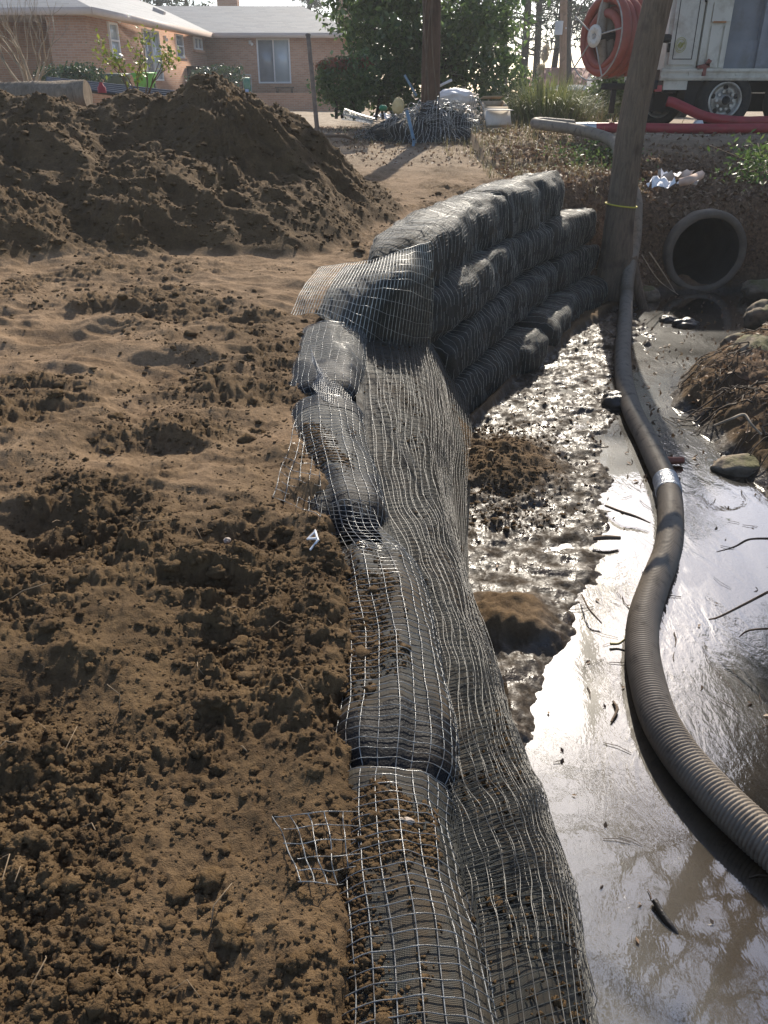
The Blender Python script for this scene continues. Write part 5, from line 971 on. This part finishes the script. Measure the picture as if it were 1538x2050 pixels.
Ra = A + nA * ov - dA * ov; Rb = B + nA * ov + dA * 8; La = Ra - nA * 10.0; Lb = Rb - nA * 10.0; rA = Ra - nA * 5 + dA * 5; rB = Rb - nA * 5 - dA * 5
hip('roof', [*La, ZE], [*Ra, ZE], [*Rb, ZE], [*Lb, ZE], [*rA, ZE + 1.75], [*rB, ZE + 1.75])
r0 = PY(605, 12, 48.6); hip('roof', [-14, 43.9, ZE + .003], [xr + .5, 43.9, ZE + .003], [xr + .5, 53.2, ZE + .003], [-14, 53.2, ZE + .003], [-13, 48.6, r0[2]], [r0[0], 48.6, r0[2]])
mb = MB(); wallbox(mb, Ra, Ra + dA * 13.4, ZE - .2, ZE + .012, -.03); wallbox(mb, La, Ra, ZE - .2, ZE + .012, -.03); mb.build('fascia', M_TRIM, house)
inx = PY(416, 66, 43.9)[0]
mb = MB(); wallbox(mb, [inx, 43.9], [xr + .5, 43.9], ZE - .2, ZE + .012, -.03); wallbox(mb, [xr + .5, 43.9], [xr + .5, 53.2], ZE - .2, ZE + .012, -.03); mb.build('fascia', M_TRIM, house)
mb = MB(); mb.add([[*(Ra + nA * -.02), ZE - .19], [*(Ra + dA * 13.4), ZE - .19], [*(Ra + dA * 13.4 - nA * .6), ZE - .19], [*(Ra - nA * .6), ZE - .19]], [[0, 1, 2, 3]]); mb.add([[La[0], La[1], ZE - .194], [Ra[0] - .02, Ra[1] + .02, ZE - .194], [Ra[0] - .6, Ra[1] + 4, ZE - .194], [La[0], La[1] + 4, ZE - .194]], [[0, 1, 2, 3]]); mb.add([[inx - .3, 43.92, ZE - .188], [xr + .48, 43.92, ZE - .188], [xr + .48, 53, ZE - .188], [inx - .3, 53, ZE - .188]], [[0, 1, 2, 3]]); mb.build('soffit', M_SOFFIT, house)
# windows on the long left wing wall
def opening(name, x0, y0, x1, y1, A_, B_, split='h', glass=(M_GLASS, M_GLASS), sill=True, fw=.07, label=None):
    a = PW(x0, y0, A_, B_); b = PW(x1, y1, A_, B_); d = (np.array(B_) - A_) / np.linalg.norm(np.array(B_) - A_); n = np.array([d[1], -d[0]]); L_ = np.dot((b - a)[:2], d); z1, z0 = a[2], b[2]; P = lambda s, z, o: np.array([*(a[:2] + d * s + n * o), z]); ang = math.atan2(d[1], d[0])
    mb = MB(); fr = [(L_ / 2, z1 - fw / 2, L_, fw), (L_ / 2, z0 + fw / 2, L_, fw), (fw / 2, (z0 + z1) / 2, fw, z1 - z0 - 2 * fw), (L_ - fw / 2, (z0 + z1) / 2, fw, z1 - z0 - 2 * fw)]
    fr.append((L_ / 2, (z0 + z1) / 2, L_ - 2 * fw, fw * .8) if split == 'h' else (L_ / 2, (z0 + z1) / 2, fw * .8, z1 - z0 - 2 * fw))
    for s, z, w_, h_ in fr: mb.box(P(s, z, .03), (w_, .09, h_), ang)
    o = mb.build(name, M_WFRAME, house, smooth=False)
    for k in range(2):
        mb = MB()
        if split == 'h': mb.box(P(L_ / 2, z0 + (z1 - z0) * (.25 + .5 * k), .010), (L_ - fw, .02, (z1 - z0) / 2 - fw), ang)
        else: mb.box(P(L_ * (.25 + .5 * k), (z0 + z1) / 2, .010), (L_ / 2 - fw, .02, z1 - z0 - fw), ang)
        c = mb.build('pane', glass[k], None); c.parent = o
    if sill:
        mb = MB(); mb.box(P(L_ / 2, z0 - .06, .05), (L_ + .2, .16, .10), ang); c = mb.build('sill', M_BRICK if name == 'window' else M_CONC, None, smooth=False); c.parent = o
    return o
opening('window', 213, 43, 241, 118, A, B, 'h', (M_CURT, M_CURT)); opening('glass_door', 282, 57, 326, 162, A, B, 'v', (M_GLASS, M_CURT), False); opening('window', 348, 67, 368, 117, A, B, 'h'); opening('window', 386, 73, 404, 101, A, B, 'v')
Br, Bl = np.array([xr, 44.4]), np.array([B[0], 44.4]); opening('sliding_door', 513, 77, 584, 167, Bl, Br, 'v', (M_GLASS, M_CURT), False)
mb = MB()
for k in range(3):
    q = PW(322, 172, A, B); mb.box([q[0] + .55 + .28 * k, q[1] + .2, ZG + .45 - .16 * k], (1.2 if k == 0 else .3, 1.6, .9 - .32 * k), math.atan2(dA[1], dA[0]) - math.pi / 2)
mb.build('steps', M_CONC, house, smooth=False)
for px, py, Y, w_ in ((457, 4, 52, 1.1), (690, 45, 54, .8)):
    q = PY(px, py, Y); mb = MB(); mb.box((q[0], q[1], q[2] - 1.2 + (.25 if px < 600 else .9)), (w_, .8, 3.0)); mb.box((q[0], q[1], q[2] + .35 + (.25 if px < 600 else .9)), (w_ + .12, .92, .12)); mb.build('chimney', M_BRICK, house, smooth=False)
mb = MB(); q = PW(362, 42, Ra - nA * 2.2, Ra - nA * 2.2 + dA); mb.tube(np.array([q - [0, 0, .35], q + [0, 0, .05]]), .05, 8); mb.build('vent_pipe', M_DARK, house); mb = MB(); q = PW(318, 19, Ra - nA * 2.2, Ra - nA * 2.2 + dA); mb.box(q - [0, 0, .1], (.5, .6, .2), .1, 0, 0, .35); mb.build('roof_vent', M_TRIM, house, smooth=False)
for px, py, A_, B_ in ((233, 38, A, B), (328, 76, A, B), (499, 85, Bl, Br)):
    q = PW(px, py, A_, B_); mb = MB(); mb.box(q + [.05, -.05, 0], (.12, .12, .16)); mb.tube(np.array([q + [.1, -.06, -.02], q + [.16, -.2, -.08]]), [.04, .07], 8); mb.build('wall_lamp', M_WFRAME, house)
# patio wall and things by the house
t = thing('patio_wall', 'low tan brick patio wall in front of the sliding door', 'wall', (-4, 41, ZG)); p0 = PY(496, 225, 41); p1 = PY(678, 225, 41); mb = MB(); wallbox(mb, [p0[0] - 2.0, 41.2], [p1[0], 41.0], ZG - .1, 2.30, .25); mb.build('wall', M_BRICK, t, smooth=False); mb = MB(); wallbox(mb, [p0[0] - 2.05, 41.16], [p1[0] + .04, 40.96], 2.302, 2.40, .33); mb.build('coping', M_BRICK, t, smooth=False)
mb = MB(); mb.add([[p0[0] - 2.0, 41.3, 2.25], [p1[0], 41.2, 2.25], [p1[0], 44.3, 2.30], [p0[0] - 2, 44.3, 2.30]], [[0, 1, 2, 3]]); mb.build('patio_floor', M_CONC, t)
mb = MB(); a = PY(505, 224, 38.5); b = PY(660, 234, 36.5); z0 = 1.6; mb.add([[a[0] - .5, 38.6, z0 + .04], [b[0], 36.5, z0 + .04], [b[0], 37.1, z0 + .04], [a[0] - .5, 39.3, z0 + .04]], [[0, 1, 2, 3]]); o = mb.build('garden_path', plain('path_concrete', (.62, .58, .52), .8, .1)); setk(o, 'structure')
M_GREYP = plain('grey_appliance', (.33, .36, .40), .5, .1); q = PY(418, 168, 42); t = thing('cooler_unit', 'grey boxy unit with a dark base by the house corner', 'appliance', tuple(q - [0, 0, .5])); mb = MB(); mb.box(q + [0, 0, .35], (.62, .5, .55)); mb.box(q + [0, 0, .66], (.72, .6, .07)); mb.build('cabinet', M_GREYP, t, smooth=False); mb = MB(); mb.box(q + [0, 0, -.15], (.75, .5, .45)); [mb.box(q + [s, -.27, -.15], (.03, .03, .5)) for s in (-.3, 0, .3)]; mb.build('stand', M_DARK, t, smooth=False)
q = PY(393, 163, 41.5); t = thing('dark_bin', 'black square bin left of the grey boxy unit', 'bin', tuple(q - [0, 0, .5])); mb = MB(); mb.box(q + [0, 0, .05], (.62, .6, 1.0)); mb.box(q + [0, -.02, .58], (.68, .68, .06)); mb.build('tub', M_DARK, t, smooth=False)
q = PY(464, 172, 41.6); t = thing('wire_rack', 'low black wire rack on the patio', 'rack', tuple(q - [0, 0, .3])); mb = MB(); [mb.tube(np.array([q + [x, 0, -.3], q + [x, 0, .32]]), .02, 6) for x in np.linspace(-.5, .5, 6)]; mb.tube(np.array([q + [-.5, 0, .3], q + [.5, 0, .3]]), .02, 6); mb.tube(np.array([q + [-.5, 0, .0], q + [.5, 0, .0]]), .02, 6); mb.build('bars', M_DARK, t)
q = PY(495, 170, 40.8); t = thing('hose_cart', 'green garden hose wound on a small cart left of the sliding door', 'hose cart', tuple(q - [0, 0, .3])); mb = MB(); a = np.linspace(0, 2 * np.pi * 7, 200); mb.tube(np.stack([q[0] - .13 + .26 * a / a[-1], q[1] + .20 * np.cos(a), q[2] + .28 * np.sin(a)], 1), .03, 6); mb.build('hose', plain('green_hose', (.03, .22, .14), .4), t); mb = MB(); [mb.tube(np.array([q + [sx * .17, .1, -.35], q + [sx * .19, 0, .40]]), .02, 6) for sx in (-1, 1)]; mb.tube(np.array([q + [-.19, 0, .4], q + [.19, 0, .4]]), .02, 6); mb.build('frame', M_GREYP, t)
q = PY(492, 186, 40.6); t = thing('blue_pail', 'small blue and white pail under the green hose cart', 'pail', tuple(q - [0, 0, .15])); mb = MB(); mb.tube(np.array([q - [0, 0, .15], q + [0, 0, .15]]), [.13, .16], 12); mb.build('tub', plain('blue_pail', (.20, .34, .60), .5), t)
q = PY(570, 178, 43.9); t = thing('patio_bench', 'low dark wooden bench under the sliding door', 'bench', tuple(q - [0, 0, .2])); mb = MB(); mb.box(q + [0, 0, .06], (.9, .3, .06)); mb.build('seat', M_POLEW, t)
for s in (-.35, .35): mb = MB(); mb.box(q + [s, 0, -.08], (.08, .25, .2)); mb.build('leg', M_POLEW, t)
# far red roofed house and shed
def cottage(px, py, Y, w, d, h, rise, wallm, roofm, lab, name):
    q = PY(px, py, Y); t = thing(name, lab, 'house' if w > 4 else 'shed', (q[0], q[1], 1.5)); z1 = q[2]; mb = MB(); wallbox(mb, [q[0] - w / 2, Y], [q[0] + w / 2, Y], 1.3, z1, d); mb.build('wall', wallm, t, smooth=False)
    mb = MB(); V = [[q[0] - w / 2 - .3, Y - .4, z1], [q[0] + w / 2 + .3, Y - .4, z1], [q[0] + w / 2 + .3, Y + d + .4, z1], [q[0] - w / 2 - .3, Y + d + .4, z1], [q[0] - w / 2 + w * .15, Y + d / 2, z1 + rise], [q[0] + w / 2 - w * .15, Y + d / 2, z1 + rise]]; mb.add(V, [[0, 1, 5, 4], [2, 3, 4, 5], [3, 2, 1, 0]]); mb.add(V, [[1, 2, 5], [3, 0, 4]]); mb.build('roof', roofm, t, smooth=False)
    mb = MB(); mb.box((q[0] + w * .15, Y - .02, 1.3 + (z1 - 1.3) * .45), (w * .22, .05, (z1 - 1.3) * .7)); mb.build('door', M_DARK, t, smooth=False); return t
cottage(1185, 172, 58, 7.5, 6, 2.4, 1.1, M_BRICK, plain('red_roof', (.33, .12, .10), .8, .15), 'far house with a dull red roof below the hose reel', 'red_roof_house')
cottage(1148, 181, 44, 1.7, 1.6, 1.8, .25, plain('shed_wood', (.36, .19, .10), .8, .2), plain('shed_roof', (.45, .42, .38), .7, .1), 'small brown shed with a flat pale roof beside the thin pole', 'garden_shed')
# ------------------------------------------------------------------ truck
M_TRUCK = plain('truck_white', (.60, .58, .50), .45, .10, 2.5, .08, dirt=(.30, .25, .18)); M_TRUCKB = plain('truck_blue_grey', (.20, .215, .24), .5, .2, 2, .1, dirt=(.13, .12, .11)); M_RUB = plain('tyre_rubber', (.018, .017, .016), .8, .25, 12, .3, dirt=(.05, .04, .03)); M_RIM = plain('steel_rim', (.42, .40, .36), .4, .2, 8, .1, metal=.5, dirt=(.18, .14, .10)); M_UNDER = plain('underbody', (.020, .018, .016), .8, .3, 5); M_REDL = plain('lamp_red', (.45, .05, .06), .3, .1)
TY = 16.3
def TX(px, py, Y=TY): return PY(px, py, Y)
RZ = 1.84
truck = thing('vacuum_truck', 'dirty white box bodied vacuum truck parked on the road above the culvert', 'truck', (7.5, TY + 1.2, RZ))
x0 = TX(1322, 150)[0]; zb = TX(1400, 161)[2]; zt = TX(1400, 137)[2]
mb = MB(); mb.box2((x0, TY, zb), (13.2, TY + 2.4, zt)); mb.box2((x0 + .01, TY - .03, zb + .03), (13.2, TY - .002, zb + .07)); mb.box2((x0 + .01, TY - .03, zt - .05), (13.2, TY - .002, zt - .002)); [mb.box2((x_, TY - .02, zb + .075), (x_ + .03, TY - .002, zt - .055)) for x_ in np.arange(x0 + .5, 13, .85)]; mb.build('bed_frame', M_TRUCK, truck, smooth=False)
xa, xb, xc, xd = TX(1330, 136)[0], TX(1394, 136)[0], TX(1398, 136)[0], TX(1452, 130)[0]
ztop = 5.3
mb = MB(); mb.box2((xa, TY + .05, zt + .003), (xb, TY + 2.35, ztop)); mb.build('tool_cabinet', M_TRUCK, truck, smooth=False)
mb = MB(); mb.box2((xa + .06, TY + .012, zt + .06), (xb - .04, TY + .047, ztop - .2)); d_ = mb.build('door', M_TRUCK, truck, smooth=False)
def sub(mb, name, mat, par, sm=True): c = mb.build(name, mat, None, smooth=sm); c.parent = par; return c
mb = MB(); xi0, xi1, zi0, zi1 = xa + .12, xb - .10, zt + .14, ztop - .3
for s in ((xi0, zi0, xi1, zi0 + .012), (xi0, zi0 + .013, xi0 + .012, zi1), (xi1 - .012, zi0 + .013, xi1, zi1)): mb.box2((s[0], TY + .006, s[1]), (s[2], TY + .010, s[3]))
sub(mb, 'panel_groove', M_DARK, d_, False)
q = PY(1363, 90, TY + .004); mb = MB(); g = np.random.default_rng(3); ML = plain('faded_emblem', (.42, .42, .10), .6, .3, 30)
a = np.linspace(0, 2 * np.pi, 40)
mb.tube(np.stack([q[0] + .095 * np.cos(a), q[1] + 0 * a, q[2] + .115 * np.sin(a)], 1), .004, 5, caps=False); mb.tube(np.stack([q[0] + .072 * np.cos(a), q[1] + 0 * a, q[2] + .088 * np.sin(a)], 1), .004, 5, caps=False)
for k in range(7): s = -.045 + .015 * k; h_ = .07 * math.sqrt(max(.1, 1 - (s / .06) ** 2)); mb.tube(np.array([[q[0] + s - .012, q[1], q[2] - h_ * g.uniform(.4, 1)], [q[0] + s + .012, q[1], q[2] + h_ * g.uniform(.4, 1)]]), .0055, 5)
sub(mb, 'emblem', ML, d_)
mb = MB(); mb.box2((xb - .03, TY - .01, zt + 1.0), (xb + .0, TY + .008, zt + 1.25)); sub(mb, 'handle', M_DARK, d_, False)
mb = MB(); [mb.box2((xa + .015, TY - .0, z_), (xa + .055, TY + .03, z_ + .14)) for z_ in (zt + .25, zt + 1.1)]; sub(mb, 'hinge', M_DARK, d_, False)
mb = MB(); mb.box2((xc, TY + .08, zt + .003), (xd, TY + 2.3, ztop)); mb.box2((xc + .003, TY + .05, zt + .01), (xc + .1, TY + .078, ztop - .01)); mb.build('side_panel', M_TRUCK, truck, smooth=False)
mb = MB(); mb.box2((xc + .12, TY + .04, zt + .72), (xd - .02, TY + .078, zt + 1.0)); mb.box2((xc + .16, TY + .055, zt + 1.05), (xd - .06, TY + .078, ztop - .2)); mb.box2((xc + .14, TY + .05, zt + .02), (xd - .14, TY + .078, zt + .66)); mb.box2((xd - .10, TY + .05, zt + .02), (xd - .04, TY + .078, zt + .66)); mb.build('access_hatch', M_TRUCK, truck, smooth=False)
mb = MB(); mb.box2((xc + .15, TY + .03, zt + .70), (xd - .1, TY + .045, zt + .725)); mb.build('rust_seam', M_RUSTY, truck, smooth=False)
mb = MB(); q = TX(1408, 133, TY - .01); mb.box(q, (.22, .04, .07), 0, 0, 0, -.2); mb.box(q + [.03, 0, -.08], (.06, .05, .14)); mb.box(q + [.08, 0, .06], (.07, .04, .10), 0, 0, 0, .5); mb.build('latch', plain('latch_rust', (.22, .07, .05), .6), truck, smooth=False)
mb = MB(); mb.box2((xd + .003, TY + .35, zt + .003), (13.2, TY + 2.3, ztop)); [mb.box2((x_, TY + .2, zt + .003), (x_ + .09, TY + .347, ztop)) for x_ in np.arange(xd + .62, 13, .7)]; mb.box2((xd + .02, TY + .28, zt + .005), (13.1, TY + .345, zt + .45)); mb.build('tank_housing', M_TRUCKB, truck, smooth=False)
mb = MB(); qa = TX(1330, 164); qb = TX(1375, 180); mb.box2((qa[0], TY + .02, qb[2]), (qb[0], TY + .6, zb - .003)); mb.build('side_box', M_TRUCK, truck, smooth=False)
mb = MB(); qa = TX(1312, 142); qb = TX(1328, 184); mb.box2((qa[0], TY + .05, qb[2]), (qb[0] - .01, TY + .5, zt - .02)); o = mb.build('tail_bracket', plain('bracket_brown', (.10, .07, .05), .7, .2), truck, smooth=False)
mb = MB(); q = TX(1318, 177, TY + .03); mb.box(q, (.12, .04, .10)); sub(mb, 'tail_lamp', M_REDL, o, False)
mb = MB(); mb.box2((x0 + .5, TY + .5, RZ + .62), (13, TY + 2.0, zb - .003)); mb.box2((x0 + .2, TY + .9, RZ + .3), (12, TY + 1.5, RZ + .615)); [mb.box2((x_, TY + .15, RZ + .35), (x_ + .5, TY + .6, zb - .01)) for x_ in (x0 + .55, x0 + 1.1)]; mb.build('chassis', M_UNDER, truck, smooth=False)
def wheel(cx, Y0, Y1, parent, par_loc, r=.50, zc=None):
    zc = zc or RZ + r; mb = MB(); th = np.linspace(0, 2 * np.pi, 48, endpoint=False); W = Y1 - Y0
    pr = [(r * .60, 0.03), (r * .66, .0), (r * .90, .01), (r * .97, .05), (r, W * .3), (r, W * .7), (r * .97, W - .04), (r * .9, W), (r * .6, W - .02)]
    P = np.array([np.stack([cx + rr * np.cos(th), np.full(48, Y0 + yy), zc + rr * np.sin(th)], 1) for rr, yy in pr]); mb.grid(P, closed_v=True); o = mb.build('wheel', M_RUB, parent)
    mb = MB(); pr = [(r * .61, .02), (r * .58, .005), (r * .53, .02), (r * .50, .09), (r * .36, .10), (r * .33, .05), (r * .20, .045), (r * .18, -.02), (.001, -.03)]
    P = np.array([np.stack([cx + rr * np.cos(th), np.full(48, Y0 + yy), zc + rr * np.sin(th)], 1) for rr, yy in pr]); mb.grid(P, closed_v=True)
    for k in range(10): an = k * .628; q = np.array([cx + r * .30 * math.cos(an), Y0, zc + r * .30 * math.sin(an)]); mb.tube(np.array([q + [0, .05, 0], q + [0, .01, 0]]), .028, 7)
    for k in range(5): an = k * 1.2566 + .3; q = np.array([cx + r * .43 * math.cos(an), Y0 + .087, zc + r * .43 * math.sin(an)]); mb.tube(np.array([q, q + [0, .01, 0]]), .045, 10, mi=1)
    c = mb.build('rim', [M_RIM, M_UNDER], None); c.parent = o; mb = MB()
    mb.tube(np.array([[cx, Y0 - .031, zc], [cx, Y0 - .045, zc]]), [r * .15, r * .12], 16); c = mb.build('hub', M_UNDER, None); c.parent = o
wx = TX(1452, 207)[0]
wheel(wx, TY + .02, TY + .32, truck, truck.location); wheel(wx + 1.28, TY + .02, TY + .32, truck, truck.location); wheel(wx + 5.2, TY + .02, TY + .32, truck, truck.location); wheel(TX(1318, 228, TY + 1.2)[0], TY + 1.2, TY + 1.5, truck, truck.location, .46)
# hose reel on the truck tail
rc = PY(1243, 74, 15.9); ax = np.array([-.90, -.44, 0]); ax /= np.linalg.norm(ax); e1 = np.array([ax[1], -ax[0], 0]); e2 = np.array([0, 0, 1.0])
reel = MB(); rings = []
def circ(c, r, n=48): a = np.linspace(0, 2 * np.pi, n, endpoint=False); return c + r * (np.cos(a)[:, None] * e1 + np.sin(a)[:, None] * e2)
def torus(mb, c, R_, r, n=56, k=10):
    a = np.linspace(0, 2 * np.pi, n, endpoint=False); b = np.linspace(0, 2 * np.pi, k, endpoint=False); d = np.cos(a)[:, None] * e1 + np.sin(a)[:, None] * e2
    P = c + d[:, None] * (R_ + r * np.cos(b))[None, :, None] + ax * (r * np.sin(b))[None, :, None]; mb.grid(P, closed_u=True, closed_v=True)
g = np.random.default_rng(6); mo = MB(); mg = MB()
for k in range(5):
    for j in range(2):
        c = rc + ax * (.36 - .165 * k) + g.normal(0, .02, 3); torus(mo if (k in (0, 1, 4) or j) else mg, c, .53 - .14 * (1 - j) + g.normal(0, .012), .074)
rl = mo.build('hose_reel', M_ORANGE, truck)
for k, dx in ((0, -.06), (1, -.22), (2, -.36)):
    q = rc + ax * (.3 + dx); mg.tube(smooth(np.array([q + e1 * .15 + e2 * .66, q + e1 * .10 + ax * .12 + e2 * .3, q + e1 * .0 + ax * .14 - e2 * .2, q - e1 * .02 - e2 * .60]), 8), .085, 10)
sub(mg, 'grey_coil', M_HOSE, rl)
mb = MB(); fc = rc + ax * .52; a = np.linspace(0, 2 * np.pi, 60); R_ = .66
mb.tube(fc + ax * .03 + R_ * (np.cos(a)[:, None] * e1 + np.sin(a)[:, None] * e2), .012, 6, caps=False)
for k in range(5): an = .5 + k * 1.2566; mb.tube(np.array([fc + ax * .03 + .66 * (math.cos(an) * e1 + math.sin(an) * e2), fc + ax * .05]), .013, 6)
sub(mb, 'wire_guard', plain('wire_grey', (.38, .35, .31), .5, .3, 10), rl)
mb = MB(); p = [circ(fc + ax * .04, .17), circ(fc + ax * .06, .17), circ(fc + ax * .06, .05), circ(fc + ax * .03, .045)]; mb.grid(np.array(p), closed_v=True)
for k in range(8): an = k * .785; mb.tube(np.array([fc + ax * .055 + .12 * (math.cos(an) * e1 + math.sin(an) * e2), fc + ax * .075 + .12 * (math.cos(an) * e1 + math.sin(an) * e2)]), .014, 6)
sub(mb, 'hub', M_CARDL, rl)
mb = MB(); mb.tube(np.array([rc + ax * .55, rc - ax * 1.1]), .07, 10); mb.box(rc - ax * .5 + [.1, .1, -.72], (.5, .3, .14), .45); mb.box(rc + [.0, .05, -.92], (.08, .08, .5)); mb.box(rc + [.2, .05, -.75], (1.0, .10, .10), .45); sub(mb, 'reel_frame', M_UNDER, rl)
t = thing('white_block', 'small white wedge behind the straight red hose under the truck', 'wheel chock', tuple(PY(1397, 247, 15.6))); q = PY(1398, 243, 15.55); q[2] = RZ; mb = MB(); mb.add(np.array([[-.14, -.1, 0], [.14, -.1, 0], [.14, .1, 0], [-.14, .1, 0], [-.03, -.07, .2], [.05, -.07, .2], [.05, .07, .2], [-.03, .07, .2]]) + q, [[0, 1, 5, 4], [1, 2, 6, 5], [2, 3, 7, 6], [3, 0, 4, 7], [4, 5, 6, 7]]); mb.build('wedge', M_WHITE, t, smooth=False)
# white pickup behind the tree
q = PY(1252, 228, 24); cz = 1.75; cx = q[0]; t = thing('white_car', 'white vehicle half hidden behind the leaning tree trunk', 'car', (cx + .95, 26, cz)); M_CARP = plain('car_white', (.78, .78, .80), .25, .03, 2, .02)
mb = MB(); pro = [(24.0, .45), (24.0, .95), (24.15, 1.08), (25.3, 1.18), (25.9, 1.72), (27.6, 1.78), (28.2, 1.2), (29.0, 1.1), (29.0, .45)]; x0c, x1c = cx, cx + 1.85
V = [[x0c + (.12 if z > 1.3 else 0), y, cz + z] for y, z in pro] + [[x1c - (.12 if z > 1.3 else 0), y, cz + z] for y, z in pro]; n = len(pro); mb.add(V, [[i, (i + 1) % n, (i + 1) % n + n, i + n] for i in range(n)]); mb.F[-1] = mb.F[-1]
for off in (0, n):
    c = np.mean(np.array(V[off:off + n]), 0); mb.add(V[off:off + n] + [c], [[i, (i + 1) % n, n] for i in range(n)])
mb.build('body', M_CARP, t, smooth=False)
mb = MB(); mb.add([[x0c + .2, 25.28, cz + 1.2], [x1c - .2, 25.28, cz + 1.2], [x1c - .25, 25.86, cz + 1.70], [x0c + .25, 25.86, cz + 1.70]], [[0, 1, 2, 3]]); mb.build('windscreen', M_GLASS, t)
for sx in (x0c + .22, x1c - .22): mb = MB(); mb.box((sx, 23.99, cz + .82), (.30, .05, .18)); mb.build('headlight', M_TAPE, t)
mb = MB(); mb.box(((x0c + x1c) / 2, 23.97, cz + .52), (1.85, .1, .18)); mb.box(((x0c + x1c) / 2, 23.985, cz + .80), (1.0, .04, .22)); mb.build('bumper', M_GREYP, t)
for yy in (24.8, 28.2):
    for sx in (x0c + .1, x1c - .1): mb = MB(); mb.tube(np.array([[sx - .1, yy, cz + .33], [sx + .1, yy, cz + .33]]), .33, 20); mb.build('wheel', M_RUB, t)
# ------------------------------------------------------------------ world, sun, camera
SUN_EL, SUN_AZ = R(36), R(11)
w = bpy.data.worlds.new('World'); SC.world = w; w.use_nodes = True; nt = w.node_tree
sky = nt.nodes.new('ShaderNodeTexSky'); sky.sky_type = 'NISHITA'; sky.sun_disc = False; sky.sun_elevation = SUN_EL; sky.sun_rotation = SUN_AZ; sky.dust_density = 1.0; sky.air_density = .75
bg = nt.nodes['Background']; bg.inputs[1].default_value = .145; nt.links.new(sky.outputs[0], bg.inputs[0])
sl = bpy.data.lights.new('sun', 'SUN'); sl.energy = 4.8; sl.angle = R(.53); sl.color = (1, .91, .77)
so = bpy.data.objects.new('sun', sl); COL.objects.link(so)
mb = MB(); mb.box2((-430, -12, -1.5), (430, 320, 22)); hz = mb.build('haze', [], smooth=False); setk(hz, 'stuff'); hz['label'] = 'thin pale haze in the backlit air'
hm = bpy.data.materials.new('haze_air'); hm.use_nodes = True; hn = hm.node_tree; hn.nodes.clear(); ho = hn.nodes.new('ShaderNodeOutputMaterial'); hv = hn.nodes.new('ShaderNodeVolumePrincipled'); hv.inputs['Color'].default_value = (.9, .93, .96, 1); hv.inputs['Density'].default_value = .0013; hv.inputs['Anisotropy'].default_value = .35; hn.links.new(hv.outputs[0], ho.inputs['Volume']); hz.data.materials.append(hm)
d = Vector((math.sin(SUN_AZ) * math.cos(SUN_EL), math.cos(SUN_AZ) * math.cos(SUN_EL), math.sin(SUN_EL)))
so.rotation_euler = d.to_track_quat('Z', 'Y').to_euler(); so.location = (0, 0, 30)
cd = bpy.data.cameras.new('camera'); cam = bpy.data.objects.new('camera', cd); COL.objects.link(cam)
cam.location = (0, 0, CZ); cam.rotation_euler = (R(90) - PITCH, 0, 0); cd.sensor_fit = 'VERTICAL'; cd.sensor_height = 36; cd.sensor_width = 27; cd.lens = 36 * F / 2050; cd.clip_start = .05; cd.clip_end = 1500
SC.camera = cam
SC.view_settings.view_transform = 'Standard'; SC.view_settings.look = 'None'; SC.view_settings.exposure = .5; SC.view_settings.gamma = 1
SC.cycles.use_denoising = True; SC.cycles.max_bounces = 8; SC.cycles.transparent_max_bounces = 16; SC.cycles.caustics_reflective = False; SC.cycles.caustics_refractive = False
SC.cycles.sample_clamp_indirect = 6
